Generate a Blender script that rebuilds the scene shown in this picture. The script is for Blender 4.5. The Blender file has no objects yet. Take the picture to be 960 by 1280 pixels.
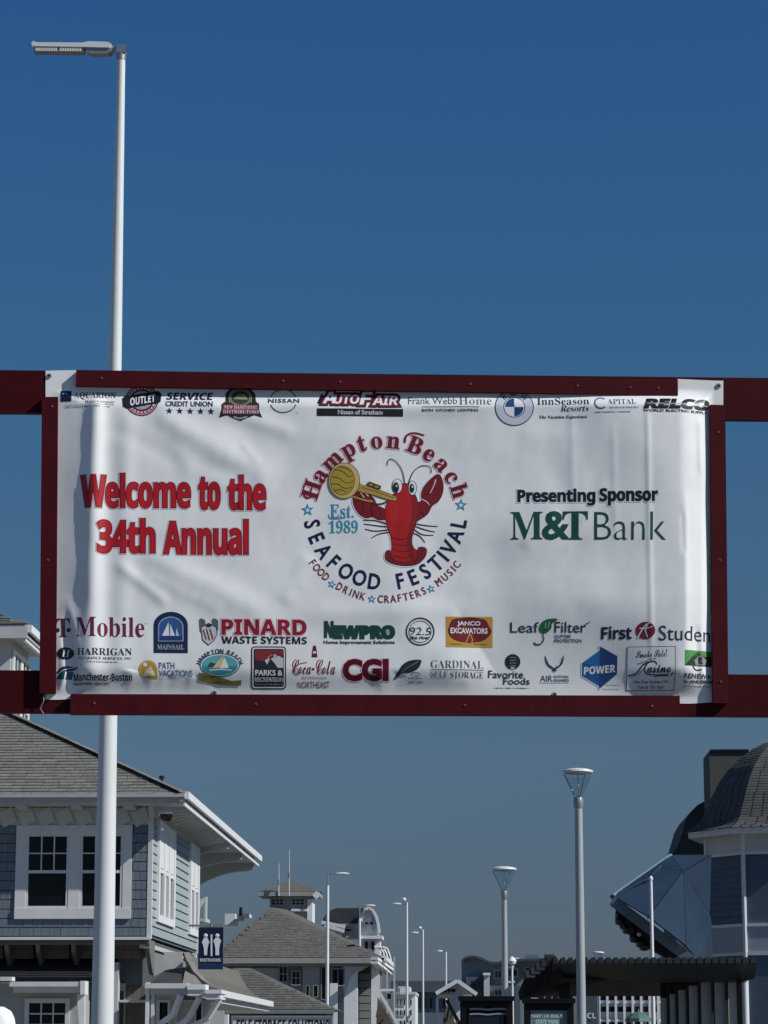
import bpy, bmesh, math, random
from math import radians as R, sin, cos, tan, pi, sqrt, atan2, exp
from mathutils import Vector as V, Matrix, noise
random.seed(7)
sc = bpy.context.scene
col = sc.collection

# ------------------------------------------------------------------ camera, sky, sun, exposure
F = 3400.0                                   # focal length in pixels of the 960 x 1280 picture
PITCH, YAW = R(11.15), R(1.98)
CAM = V((0, 0, 1.6))
cam = bpy.data.cameras.new('camera'); cam_o = bpy.data.objects.new('camera', cam); col.objects.link(cam_o)
cam.sensor_fit = 'VERTICAL'; cam.sensor_height = 36; cam.lens = F / 1280 * 36
cam.clip_start = 0.1; cam.clip_end = 9000
cam_o.location = CAM; cam_o.rotation_euler = (pi / 2 + PITCH, 0, YAW)
sc.camera = cam_o

SUN_EL, SUN_A = R(39), R(70)                 # elevation; angle from -Y (towards the camera) to +X
SUN = V((cos(SUN_EL) * sin(SUN_A), -cos(SUN_EL) * cos(SUN_A), sin(SUN_EL)))
lt = bpy.data.lights.new('sun', 'SUN'); lt.energy = 4.3; lt.angle = R(0.53); lt.color = (1, 0.965, 0.92)
lo = bpy.data.objects.new('sun', lt); col.objects.link(lo)
lo.rotation_euler = SUN.to_track_quat('Z', 'Y').to_euler()

w = bpy.data.worlds.new('World'); sc.world = w; w.use_nodes = True
nt = w.node_tree; nt.nodes.clear()
sky = nt.nodes.new('ShaderNodeTexSky'); sky.sky_type = 'NISHITA'; sky.sun_disc = False
sky.sun_elevation = SUN_EL; sky.sun_rotation = atan2(SUN.x, SUN.y)
sky.air_density = 1.0; sky.dust_density = 0.6; sky.ozone_density = 2.5; sky.altitude = 0
gm = nt.nodes.new('ShaderNodeMix'); gm.data_type = 'RGBA'; gm.blend_type = 'MULTIPLY'
gm.inputs[0].default_value = 1.0
tcw = nt.nodes.new('ShaderNodeTexCoord'); spw = nt.nodes.new('ShaderNodeSeparateXYZ')
rmp = nt.nodes.new('ShaderNodeValToRGB')
nt.links.new(tcw.outputs['Generated'], spw.inputs[0]); nt.links.new(spw.outputs['Z'], rmp.inputs[0])
SKYR = [(0.0, (.165, .20, .32)), (.063, (.181, .227, .322)), (.114, (.218, .281, .35)), (.25, (.178, .355, .465)), (.364, (.151, .371, .56)), (1.0, (.20, .40, .57))]
rmp.color_ramp.elements[0].position = SKYR[0][0]; rmp.color_ramp.elements[0].color = (*SKYR[0][1], 1)
rmp.color_ramp.elements[1].position = 1.0; rmp.color_ramp.elements[1].color = (*SKYR[-1][1], 1)
for p_, c_ in SKYR[1:-1]:
    e_ = rmp.color_ramp.elements.new(p_); e_.color = (*c_, 1)
bg = nt.nodes.new('ShaderNodeBackground'); bg.inputs[1].default_value = 0.12
wo = nt.nodes.new('ShaderNodeOutputWorld')
nt.links.new(sky.outputs[0], gm.inputs[6]); nt.links.new(rmp.outputs[0], gm.inputs[7])
nt.links.new(gm.outputs[2], bg.inputs[0]); nt.links.new(bg.outputs[0], wo.inputs[0])
sc.view_settings.view_transform = 'Standard'; sc.view_settings.look = 'None'
sc.view_settings.exposure = 0; sc.view_settings.gamma = 1

# ------------------------------------------------------------------ picture ray -> place
FW = V((-sin(YAW) * cos(PITCH), cos(YAW) * cos(PITCH), sin(PITCH)))
RT = V((cos(YAW), sin(YAW), 0)); UP = V((sin(YAW) * sin(PITCH), -cos(YAW) * sin(PITCH), cos(PITCH)))
def ray(px, py): return FW + RT * ((px - 480) / F) + UP * ((640 - py) / F)
def at(px, py, Y):
    d = ray(px, py); return CAM + d * (Y / d.y)
def hgt(py, Y, px=480): return at(px, py, Y).z
def xat(px, Y, py=1200): return at(px, py, Y).x
def lin(c): return tuple((x / 255 / 12.92 if x / 255 <= .04045 else ((x / 255 + .055) / 1.055) ** 2.4) for x in c)

# ------------------------------------------------------------------ materials
MATS = {}
def mat(name, c, rough=.6, metal=0, var=.12, scale=3., bump=0., bscale=40., rnd=0., spec=.5, stretch=None, coat=0.):
    if name in MATS: return MATS[name]
    m = bpy.data.materials.new(name); m.use_nodes = True; t = m.node_tree; b = t.nodes['Principled BSDF']
    b.inputs['Roughness'].default_value = rough; b.inputs['Metallic'].default_value = metal
    b.inputs['Specular IOR Level'].default_value = spec; b.inputs['Coat Weight'].default_value = coat
    tc = t.nodes.new('ShaderNodeTexCoord'); src = tc.outputs['Object']
    if stretch:
        mp = t.nodes.new('ShaderNodeMapping'); mp.inputs['Scale'].default_value = stretch
        t.links.new(src, mp.inputs[0]); src = mp.outputs[0]
    n = t.nodes.new('ShaderNodeTexNoise'); n.inputs['Scale'].default_value = scale; n.inputs['Detail'].default_value = 6
    t.links.new(src, n.inputs['Vector'])
    mr = t.nodes.new('ShaderNodeMapRange'); mr.inputs['To Min'].default_value = 1 - var * 2; mr.inputs['To Max'].default_value = 1 + var * 2
    t.links.new(n.outputs[0], mr.inputs[0]); fac = mr.outputs[0]
    if rnd:
        oi = t.nodes.new('ShaderNodeObjectInfo'); gi = t.nodes.new('ShaderNodeNewGeometry')
        ad = t.nodes.new('ShaderNodeMath'); ad.operation = 'ADD'
        t.links.new(oi.outputs['Random'], ad.inputs[0]); t.links.new(gi.outputs['Random Per Island'], ad.inputs[1])
        fr = t.nodes.new('ShaderNodeMath'); fr.operation = 'FRACT'; t.links.new(ad.outputs[0], fr.inputs[0])
        r2 = t.nodes.new('ShaderNodeMapRange'); r2.inputs['To Min'].default_value = 1 - rnd; r2.inputs['To Max'].default_value = 1 + rnd
        t.links.new(fr.outputs[0], r2.inputs[0])
        mu = t.nodes.new('ShaderNodeMath'); mu.operation = 'MULTIPLY'
        t.links.new(fac, mu.inputs[0]); t.links.new(r2.outputs[0], mu.inputs[1]); fac = mu.outputs[0]
    vm = t.nodes.new('ShaderNodeVectorMath'); vm.operation = 'SCALE'; vm.inputs[0].default_value = c
    t.links.new(fac, vm.inputs['Scale']); t.links.new(vm.outputs[0], b.inputs['Base Color'])
    if bump:
        n2 = t.nodes.new('ShaderNodeTexNoise'); n2.inputs['Scale'].default_value = bscale; n2.inputs['Detail'].default_value = 4
        t.links.new(tc.outputs['Object'], n2.inputs['Vector'])
        bp = t.nodes.new('ShaderNodeBump'); bp.inputs['Strength'].default_value = bump; bp.inputs['Distance'].default_value = .02
        t.links.new(n2.outputs[0], bp.inputs['Height']); t.links.new(bp.outputs[0], b.inputs['Normal'])
    MATS[name] = m; return m
white = mat('white_paint', (.72, .73, .73), .5, var=.05, bump=.1)
trim = mat('painted_trim', (.62, .63, .62), .55, var=.06, bump=.15)
greyt = mat('grey_trim', (.40, .405, .39), .6, var=.06, bump=.1)
pentm = mat('black_roofing', (.012, .013, .016), .9, var=.3)
offw = mat('weathered_white', (.5, .51, .5), .6, var=.08)
polem = mat('galvanised_white', (.66, .69, .68), .5, var=.04, scale=1.5, metal=.0)
poleg = mat('grey_lamp_paint', (.40, .43, .44), .45, .2, var=.05)
grey = mat('grey_metal', (.3, .32, .33), .4, .5, var=.08)
dark = mat('dark_frame', (.006, .0065, .0075), .5, spec=.2)
black = mat('black_plastic', (.01, .01, .011), .25)
bluesh = mat('blue_grey_shingle', (.135, .168, .205), .8, var=.12, rnd=.08, bump=.3, stretch=(3, 3, .6))
clap = mat('pale_blue_clapboard', (.29, .345, .35), .7, var=.06, rnd=.04, bump=.15)
navyw = mat('slate_blue_siding', (.075, .11, .155), .8, var=.1, rnd=.05)
roofm = mat('grey_asphalt_shingle', (.172, .166, .148), .9, var=.18, rnd=.14, scale=9, bump=.5, bscale=60)
roofd = mat('weathered_roof_shingle', (.122, .118, .104), .9, var=.2, rnd=.14, scale=5, bump=.4)
roofk = mat('charcoal_roofing', (.035, .037, .042), .8, var=.2, rnd=.15)
glass = mat('dark_window_glass', (.004, .005, .007), .08, spec=.3, var=.45, scale=1.6, rnd=.6)
redp = mat('maroon_paint', (.048, .0026, .0045), .55, var=.22, scale=3.5, bump=.04, bscale=12, spec=.12)
redd = mat('maroon_frame_paint', (.060, .0036, .0062), .55, var=.22, scale=5, bump=.05, bscale=14, spec=.15)
steel = mat('steel', (.45, .45, .45), .35, .8)
brown = mat('weathered_wood', (.13, .105, .085), .85, var=.2, rnd=.15, stretch=(4, 4, .5))

# ------------------------------------------------------------------ mesh builder
class MB:
    def __init__(s): s.v = []; s.f = []; s.m = []; s.k = 0
    def add(s, vs, fs):
        b = len(s.v); s.v += [V(p) for p in vs]
        for f in fs: s.f.append([b + i for i in f]); s.m.append(s.k)
        return s
    def box(s, x0, x1, y0, y1, z0, z1):
        return s.add([(x, y, z) for x in (x0, x1) for y in (y0, y1) for z in (z0, z1)],
                     [(0, 1, 3, 2), (4, 6, 7, 5), (0, 4, 5, 1), (2, 3, 7, 6), (0, 2, 6, 4), (1, 5, 7, 3)])
    def obox(s, c, u, v, n):                     # centre and three half vectors
        c, u, v, n = V(c), V(u), V(v), V(n)
        return s.add([c + u * a + v * b + n * d for a in (-1, 1) for b in (-1, 1) for d in (-1, 1)],
                     [(0, 1, 3, 2), (4, 6, 7, 5), (0, 4, 5, 1), (2, 3, 7, 6), (0, 2, 6, 4), (1, 5, 7, 3)])
    def prism(s, pts, d):
        pts = [V(p) for p in pts]; d = V(d); n = len(pts)
        return s.add(pts + [p + d for p in pts], [list(range(n))[::-1], list(range(n, 2 * n))] + [(i, (i + 1) % n, n + (i + 1) % n, n + i) for i in range(n)])
    def bar(s, a, b, wd, hg, up=(0, 0, 1)):      # rectangular bar from a to b
        a, b = V(a), V(b); d = (b - a); L = d.length; d.normalize()
        sd = d.cross(V(up)); sd = sd.normalized() if sd.length > 1e-6 else V((1, 0, 0)); u = sd.cross(d)
        return s.obox((a + b) / 2, d * L / 2, sd * wd / 2, u * hg / 2)
    def tube(s, a, b, r0, r1=None, n=16, cap=True):
        a, b = V(a), V(b); r1 = r0 if r1 is None else r1
        d = (b - a).normalized(); q = V((1, 0, 0)) if abs(d.x) < .9 else V((0, 1, 0)); x = d.cross(q).normalized(); y = d.cross(x)
        vs = [a + (x * cos(2 * pi * i / n) + y * sin(2 * pi * i / n)) * r0 for i in range(n)] + \
             [b + (x * cos(2 * pi * i / n) + y * sin(2 * pi * i / n)) * r1 for i in range(n)]
        fs = [(i, (i + 1) % n, n + (i + 1) % n, n + i) for i in range(n)]
        if cap: fs += [list(range(n))[::-1], list(range(n, 2 * n))]
        return s.add(vs, fs)
    def path(s, pts, r, n=8):
        for i in range(len(pts) - 1): s.tube(pts[i], pts[i + 1], r, r, n)
        return s
    def lathe(s, c, prof, n=24, sx=1, sy=1):     # prof: (radius, z)
        c = V(c); vs = []
        for r, z in prof: vs += [c + V((r * cos(2 * pi * i / n) * sx, r * sin(2 * pi * i / n) * sy, z)) for i in range(n)]
        fs = [(k * n + i, k * n + (i + 1) % n, (k + 1) * n + (i + 1) % n, (k + 1) * n + i) for k in range(len(prof) - 1) for i in range(n)]
        fs += [list(range(n))[::-1], list(range((len(prof) - 1) * n, len(prof) * n))]
        return s.add(vs, fs)
    def build(s, name, mats, parent=None, smooth=False, kind=None, label=None, loc=None):
        root = V((0, 0, 0))
        if parent is not None:
            root = V(parent['_w']) if '_w' in parent else V((0, 0, 0))
        if loc is not None: root = V(loc)
        me = bpy.data.meshes.new(name)
        me.from_pydata([tuple(p - root) for p in s.v], [], s.f)
        for m in (mats if isinstance(mats, (list, tuple)) else [mats]): me.materials.append(m)
        me.polygons.foreach_set('material_index', s.m)
        if smooth: me.polygons.foreach_set('use_smooth', [True] * len(me.polygons))
        me.update()
        if not smooth or smooth == 'fix':
            bm = bmesh.new(); bm.from_mesh(me); bmesh.ops.recalc_face_normals(bm, faces=bm.faces); bm.to_mesh(me); bm.free()
        if smooth: me.set_sharp_from_angle(angle=R(35))
        o = bpy.data.objects.new(name, me); col.objects.link(o)
        if parent is not None: o.parent = parent
        else: o.location = root
        o['_w'] = tuple(root)
        if kind: o['kind'] = kind
        if label: o['label'] = label
        return o
def thing(name, label, cat, loc, group=None):
    o = bpy.data.objects.new(name, None); col.objects.link(o); o.location = loc; o.empty_display_size = .3
    o['_w'] = tuple(V(loc)); o['label'] = label; o['category'] = cat
    if group: o['group'] = group
    return o
UNIT = {}
def piece(name, m, parent, x0, x1, y0, y1, z0, z1, rot=(0, 0, 0)):
    """a cheap box piece that shares its mesh with all alike pieces"""
    key = (name, m.name)
    if key not in UNIT:
        me = bpy.data.meshes.new(name); b = MB().box(0, 1, 0, 1, 0, 1)
        me.from_pydata([tuple(p) for p in b.v], [], b.f); me.materials.append(m); me.update(); UNIT[key] = me
    o = bpy.data.objects.new(name, UNIT[key]); col.objects.link(o); o.parent = parent
    o.location = V((x0, y0, z0)) - V(parent['_w']); o.scale = (x1 - x0, y1 - y0, z1 - z0); o.rotation_euler = rot
    return o
def bx(px0, py0, px1, py1, Y, d):            # picture-sized box whose front stands at depth Y
    a = at(px0, py1, Y); b = at(px1, py0, Y); return (a.x, b.x, Y, Y + d, a.z, b.z)

# ------------------------------------------------------------------ roof shingles
def shingle_plane(mb, O, u, wv, W, H, inside, ex=.19, tw=.3, th=.018):
    O, u, wv = V(O), V(u).normalized(), V(wv).normalized(); n = u.cross(wv).normalized()
    if n.z < 0: n = -n
    rows = int(H / ex) + 1
    for r in range(rows):
        x = -random.random() * tw
        while x < W:
            t = tw * random.uniform(.75, 1.25)
            a, b = max(x, 0), min(x + t, W)
            x += t
            if b - a < .02 or not inside((a + b) / 2, (r + .5) * ex): continue
            h0 = th * random.uniform(.8, 1.5); y0 = r * ex - random.uniform(0, .012); y1 = (r + 1) * ex + .03
            p = [O + u * (a + .004) + wv * y0, O + u * (b - .004) + wv * y0, O + u * (b - .004) + wv * y1, O + u * (a + .004) + wv * y1]
            q = [p[0] + n * (h0 + .01), p[1] + n * (h0 + .01), p[2] + n * .004, p[3] + n * .004]
            mb.add([p[0], p[1], q[0], q[1], q[2], q[3]], [(0, 1, 3, 2), (2, 3, 4, 5)])

# ------------------------------------------------------------------ text to flat mesh
BM_RANGES = {'serif': (0x1D400, 0x1D41A, 0x1D7CE), 'iserif': (0x1D434, 0x1D44E, None), 'bi': (0x1D468, 0x1D482, None),
             'bold': (0x1D5D4, 0x1D5EE, 0x1D7EC), 'sans': (0x1D5A0, 0x1D5BA, 0x1D7E2), 'script': (0x1D4D0, 0x1D4EA, None), 'plain': None}
def stylise(s_, st):
    r_ = BM_RANGES[st]
    if not r_: return s_
    o = ''
    for c in s_:
        if 'A' <= c <= 'Z': o += chr(r_[0] + ord(c) - 65)
        elif c == 'h' and st == 'iserif': o += '\u210e'
        elif 'a' <= c <= 'z': o += chr(r_[1] + ord(c) - 97)
        elif c.isdigit() and r_[2]: o += chr(r_[2] + ord(c) - 48)
        else: o += c
    return o
TC = {}
TXT = bpy.data.objects.new('t', bpy.data.curves.new('t', 'FONT')); TXT.data.resolution_u = 3
def glyphs(s_, st='bold', offset=0., shear=0., spacing=1.):
    key = (s_, st, offset, shear, spacing)
    if key in TC: return TC[key]
    if st in ('bi', 'iserif'): offset = .008 if st == 'bi' else -.012; st, shear = 'serif', .22
    if st == 'sans': st = 'plain'
    c = TXT.data; c.body = stylise(s_, st); c.space_character = spacing
    me = TXT.to_mesh()
    vs = [(v.co.x + v.co.y * shear, v.co.y) for v in me.vertices]; fs = [tuple(p.vertices) for p in me.polygons]
    TXT.to_mesh_clear()
    TC[key] = outline((vs, fs), offset) if offset else (vs, fs)
    return TC[key]
def fit(vf, x0, y0, x1, y1, slope=0.):       # box in picture px (y down)
    vs, fs = vf; mx = min(v[0] for v in vs); Mx = max(v[0] for v in vs); my = min(v[1] for v in vs); My = max(v[1] for v in vs)
    o = []
    for a, b in vs:
        X = x0 + (a - mx) / (Mx - mx) * (x1 - x0); Y = y1 - (b - my) / (My - my) * (y1 - y0)
        o.append((X, Y + slope * (X - x0)))
    return o, fs
def outline(vf, d):                          # a strip of width d round every boundary loop
    vs, fs = vf; ec = {}
    for f in fs:
        for i in range(len(f)):
            a, b = f[i], f[(i + 1) % len(f)]; ec.setdefault((min(a, b), max(a, b)), []).append((a, b, f))
    nrm = {}; ed = []
    for k, l in ec.items():
        if len(l) != 1: continue
        a, b, f = l[0]; ax, ay = vs[a]; bx_, by = vs[b]; L = math.hypot(bx_ - ax, by - ay)
        if L < 1e-9: continue
        nx, ny = (by - ay) / L, -(bx_ - ax) / L
        cx = sum(vs[i][0] for i in f) / len(f); cy = sum(vs[i][1] for i in f) / len(f)
        if (cx - ax) * nx + (cy - ay) * ny > 0: nx, ny = -nx, -ny
        ed.append((a, b))
        for q in (a, b): nrm.setdefault(q, []).append((nx, ny))
    vs2 = list(vs); mp = {}
    for q, l in nrm.items():
        nx = sum(n[0] for n in l); ny = sum(n[1] for n in l); L = math.hypot(nx, ny)
        if L < 1e-6: nx, ny, L = l[0][0], l[0][1], 1
        nx /= L; ny /= L; dt = max(.55, nx * l[0][0] + ny * l[0][1])
        if d < 0: vs2[q] = (vs[q][0] + nx * d, vs[q][1] + ny * d); continue
        mp[q] = len(vs2); vs2.append((vs[q][0] + nx * d / dt, vs[q][1] + ny * d / dt))
    if d < 0: return vs2, fs
    fs2 = list(fs) + [(a, b, mp[b], mp[a]) for a, b in ed]
    return vs2, fs2
def ellipse(cx, cy, rx, ry, n=36, a0=0, a1=360):
    return [(cx + rx * cos(R(a0 + (a1 - a0) * i / n)), cy + ry * sin(R(a0 + (a1 - a0) * i / n))) for i in range(n + (0 if a1 - a0 == 360 else 1))]
def poly(pts): return list(pts), [tuple(range(len(pts)))]
def ring(cx, cy, rx, ry, wd, n=40, a0=0, a1=360):
    o = []; f = []
    full = (a1 - a0) == 360; m = n if full else n + 1
    for i in range(m):
        t = R(a0 + (a1 - a0) * i / n); o += [(cx + rx * cos(t), cy + ry * sin(t)), (cx + (rx - wd) * cos(t), cy + (ry - wd) * sin(t))]
    for i in range(n): j = (i + 1) % m; f.append((2 * i, 2 * j, 2 * j + 1, 2 * i + 1))
    return o, f
def spline(pts, n=6, closed=True):
    o = []; N = len(pts)
    for i in range(N if closed else N - 1):
        g = lambda k: pts[k % N] if closed else pts[max(0, min(N - 1, k))]
        p0, p1, p2, p3 = g(i - 1), g(i), g(i + 1), g(i + 2)
        for k in range(n):
            t = k / n
            o.append(tuple(.5 * (2 * p1[c] + (p2[c] - p0[c]) * t + (2 * p0[c] - 5 * p1[c] + 4 * p2[c] - p3[c]) * t * t + (3 * p1[c] - p0[c] - 3 * p2[c] + p3[c]) * t ** 3) for c in (0, 1)))
    if not closed: o.append(tuple(pts[-1]))
    return o
def stroke(pts, w0, w1=None, sm=True):
    if sm and len(pts) > 2: pts = spline(pts, 6, False)
    w1 = w0 if w1 is None else w1; o = []; n = len(pts)
    for i, (x, y) in enumerate(pts):
        a = pts[max(0, i - 1)]; b = pts[min(n - 1, i + 1)]; dx, dy = b[0] - a[0], b[1] - a[1]; L = math.hypot(dx, dy) or 1
        ww = (w0 + (w1 - w0) * i / (n - 1)) / 2; o += [(x - dy / L * ww, y + dx / L * ww), (x + dy / L * ww, y - dx / L * ww)]
    return o, [(2 * i, 2 * i + 2, 2 * i + 3, 2 * i + 1) for i in range(n - 1)]
def rect(x0, y0, x1, y1, sl=0.): return poly([(x0, y0), (x1, y0 + sl * (x1 - x0)), (x1, y1 + sl * (x1 - x0)), (x0, y1)])
def star(cx, cy, r, rot=0, k=.42):
    return poly([(cx + (r if i % 2 == 0 else r * k) * sin(R(36 * i + rot)), cy - (r if i % 2 == 0 else r * k) * cos(R(36 * i + rot))) for i in range(10)])
def arc_text(s_, st, cx, cy, rx, ry, a0, a1, h, bottom=False, wscale=1., shear=0.):
    """letters whose centres run from angle a0 to a1 (degrees from straight up, or from straight down)"""
    ws = [1. if c not in "Iijl'. " else .55 for c in s_]
    ws = [w_ * (1.35 if c in 'mMW' else 1) * (.75 if c in 't' else 1) for w_, c in zip(ws, s_)]
    pos = []; t = 0
    for i, w_ in enumerate(ws):
        if i: t += (ws[i - 1] + w_) / 2
        pos.append(t)
    T = pos[-1]; vs = []; fs = []
    ref = glyphs('H', st)[0]; rh = max(v[1] for v in ref)
    for c, p_ in zip(s_, pos):
        if c == ' ': continue
        gv, gf = glyphs(c, st, 0., shear); mx = (min(v[0] for v in gv) + max(v[0] for v in gv)) / 2
        a = R(a0 + (a1 - a0) * p_ / T); k = h / rh; b0 = len(vs)
        for x, y in gv:
            lx = (x - mx) * k * wscale; ly = y * k - h / 2
            if bottom: ex, ey = cx + rx * sin(a), cy + ry * cos(a); ux, uy = cos(a), -sin(a); vx, vy = -sin(a), -cos(a)
            else: ex, ey = cx + rx * sin(a), cy - ry * cos(a); ux, uy = cos(a), sin(a); vx, vy = sin(a), -cos(a)
            vs.append((ex + ux * lx + vx * ly, ey + uy * lx + vy * ly))
        fs += [tuple(b0 + i for i in f) for f in gf]
    return vs, fs

# ================================================================== THE SETTING: ground
g = MB().add([(-4000, -300, 0), (4000, -300, 0), (4000, 6000, 0), (-4000, 6000, 0)], [(0, 1, 2, 3)])
g.build('ground', mat('sandy_ground', (.22, .2, .17), .95, var=.15, scale=.4), kind='structure')
g = MB().add([(-5.5, -100, .004), (9, -100, .004), (9, 900, .004), (-5.5, 900, .004)], [(0, 1, 2, 3)])
g.build('road', mat('asphalt', (.05, .05, .052), .9, var=.15, scale=1.5), kind='structure')
g = MB().box(-6.8, -5.5, -100, 900, -.05, .13); g.build('pavement', mat('concrete', (.3, .29, .27), .9, var=.1), kind='structure')
g = MB()
for k in range(60): g.add([(1.7, k * 9, .008), (1.85, k * 9, .008), (1.85, k * 9 + 3, .008), (1.7, k * 9 + 3, .008)], [(0, 1, 2, 3)])
g.build('road_marking', mat('road_paint', (.6, .5, .12), .7), kind='structure')

# ================================================================== THE GANTRY
TH = R(4.4)
BD = V((cos(TH), sin(TH), 0)); BN = V((sin(TH), -cos(TH), 0))       # along the beam; out of it, towards the street
BO = CAM + ray(480, 680) * 19.5
def onpl(px, py, off=0.):
    d = ray(px, py); t = ((BO + BN * off) - CAM).dot(BN) / d.dot(BN); return CAM + d * t
def uv(p): q = p - BO; return q.dot(BD), q.z
def pbox(mb, p0, p1, off, th):               # box whose front face shows from picture corner p0 to p1
    (u0, z0), (u1, z1) = uv(onpl(*p0, off)), uv(onpl(*p1, off))
    c = BO + BD * (u0 + u1) / 2 + V((0, 0, (z0 + z1) / 2)) + BN * (off - th / 2)
    return mb.obox(c, BD * (u1 - u0) / 2, V((0, 0, (z1 - z0) / 2)), BN * th / 2)
base = BO.copy(); base.z = 0
gan = thing('sign_gantry', 'tall maroon timber frame spanning the street with the white banner mounted on it', 'gantry', base)
m = MB(); z1, z0 = uv(onpl(480, 467.5))[1], uv(onpl(480, 520.5))[1]
def beam(z0, z1, off, th):
    c = BO + V((0, 0, (z0 + z1) / 2)) + BN * (off - th / 2)
    return MB().obox(c, BD * 5.2, V((0, 0, (z1 - z0) / 2)), BN * th / 2)
beam(z0, z1, 0, .06).build('top_beam', redp, gan)
z3, z2 = uv(onpl(480, 840.5))[1], uv(onpl(480, 893.5))[1]
beam(z2, z3, 0, .06).build('bottom_beam', redp, gan)
for s_ in (-1, 1):
    c = BO + BD * 5.05 * s_ - BN * .17; top = BO.z + z1 + .12
    MB().obox(V((c.x, c.y, top / 2 - .1)), BD * .16, V((0, 0, top / 2 + .1)), BN * .105).build('column', redp, gan)
# battens that clamp the banner
T_ = .045
def batten(a, b, wd, off=.052, th=T_):
    """a, b: picture points of the middle line of the face"""
    (u0, z0_), (u1, z1_) = uv(onpl(*a, off)), uv(onpl(*b, off)); A = BO + BD * u0 + V((0, 0, z0_)); B = BO + BD * u1 + V((0, 0, z1_))
    d = (B - A).normalized(); s_ = d.cross(BN)
    o = MB(); o.obox((A + B) / 2 + BN * (off - th / 2), (B - A) / 2, s_ * wd / 2, BN * th / 2)
    return o
PXM = 19.5 / F
frs = []
for a, b, wd in (((95, 472.2), (847.5, 484.0), 20.5 * PXM), ((62.3, 496), (59.5, 866.5), 20 * PXM),
                 ((88, 880.3), (850, 882.3), 25.5 * PXM), ((897.2, 506), (901, 879), 19.3 * PXM)):
    frs.append(batten(a, b, wd).build('batten', redd, gan))
for px, py in ((127, 472.5), (354, 476), (425, 477), (588, 480), (722, 482), (788, 484), (823, 485), (65, 508), (60, 700), (118, 879), (320, 880), (581, 881.5), (815, 882.5), (898, 540), (900, 700), (901, 852)):
    p = onpl(px, py, .052); MB().tube(p - BN * .002, p + BN * .005, .010, .008, 8).build('bolt', mat('painted_bolt', (.16, .07, .06), .5), gan)

# ================================================================== THE BANNER
def sst(a, b, x):
    t = max(0., min(1., (x - a) / (b - a))); return t * t * (3 - 2 * t)
def seg(x, y, ax, ay, bx_, by, s0, s1=None, fade=.15):
    """Gaussian ridge round a segment; value 0..1"""
    dx, dy = bx_ - ax, by - ay; L2 = dx * dx + dy * dy; t = ((x - ax) * dx + (y - ay) * dy) / L2
    tc = max(0., min(1., t)); qx, qy = ax + dx * tc, ay + dy * tc; d2 = (x - qx) ** 2 + (y - qy) ** 2
    s_ = s0 if s1 is None else s0 + (s1 - s0) * tc
    return exp(-d2 / (s_ * s_)) * (sst(0, fade, tc) if fade else 1) * (1 - sst(1 - fade, 1, tc) if fade else 1)
FOLDS = [(300, 552, 326, 584, 5, 6, .0025, .2), (172, 715, 285, 768, 9, 11, .005, .15), (130, 530, 232, 584, 12, 12, -.005, .2), (232, 584, 330, 596, 12, 12, -.004, .2), (400, 700, 372, 740, 7, 7, .002, .2), (648, 690, 700, 640, 8, 8, .004, .2), (700, 700, 760, 600, 6, 7, .0035, .2), (850, 640, 852, 700, 3, 3, -.004, .2),  # ax ay bx by sigma0 sigma1 amp fade
    (121, 486, 113, 872, 10, 16, .036, 0.02), (160, 500, 150, 860, 12, 14, .010, .1),
    (185, 512, 350, 612, 13, 19, .013, .15), (206, 560, 330, 640, 13, 14, .005, .2), (170, 690, 345, 775, 15, 17, .013, .2),
    (140, 700, 215, 760, 8, 8, .008, .2), (345, 770, 620, 762, 14, 14, .008, .3), (250, 505, 380, 548, 10, 12, .010, .2),
    (560, 620, 700, 520, 22, 22, .008, .3), (620, 730, 760, 560, 26, 20, .008, .3), (690, 560, 720, 700, 14, 14, -.005, .3),
    (806, 500, 812, 830, 3.2, 3.2, .0045, .1), (764, 520, 768, 700, 4, 4, .002, .2), (713, 500, 715, 640, 4, 5, .002, .2),
    (430, 520, 640, 508, 9, 9, .006, .3), (390, 690, 350, 760, 10, 12, .007, .2),
    (479, 872, 470, 835, 4, 9, .010, .1), (487, 872, 500, 842, 4, 8, -.008, .1), (693, 872, 690, 845, 5, 9, .009, .1), (700, 872, 712, 850, 4, 8, -.006, .1),
    (160, 868, 165, 838, 5, 9, .010, .1), (186, 868, 190, 840, 4, 6, .007, .1), (206, 868, 214, 845, 4, 6, -.006, .1), (235, 868, 240, 845, 4, 6, .006, .1),
    (270, 868, 264, 846, 6, 9, -.008, .1), (330, 868, 340, 850, 5, 8, .005, .1), (590, 868, 580, 848, 6, 9, .006, .1), (760, 868, 768, 850, 5, 9, .005, .1),
    (806, 868, 800, 846, 5, 8, .005, .1), (868, 780, 872, 868, 5, 4, -.010, .2), (853, 600, 856, 870, 4, 5, .006, .2), (873, 520, 874, 600, 4, 3, .006, .2)]
import numpy as np
NX, NY = 430, 210
X0, X1 = 57., 904.
def edge(px, t):                              # t 0 top .. 1 bottom; slightly sagging hems
    yt = 463 + (px - X0) * .0145 + (.8 * np.sin(px / 23)) + np.where((px > 97) & (px < 846), 5., 0.); yb = 873.5 + (px - X0) * .004 + .9 * np.sin(px / 31) + .5 * np.sin(px / 9)
    yb = yb + np.where(px > 835, 2., 0.)
    return yt + (yb - yt) * t
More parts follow.
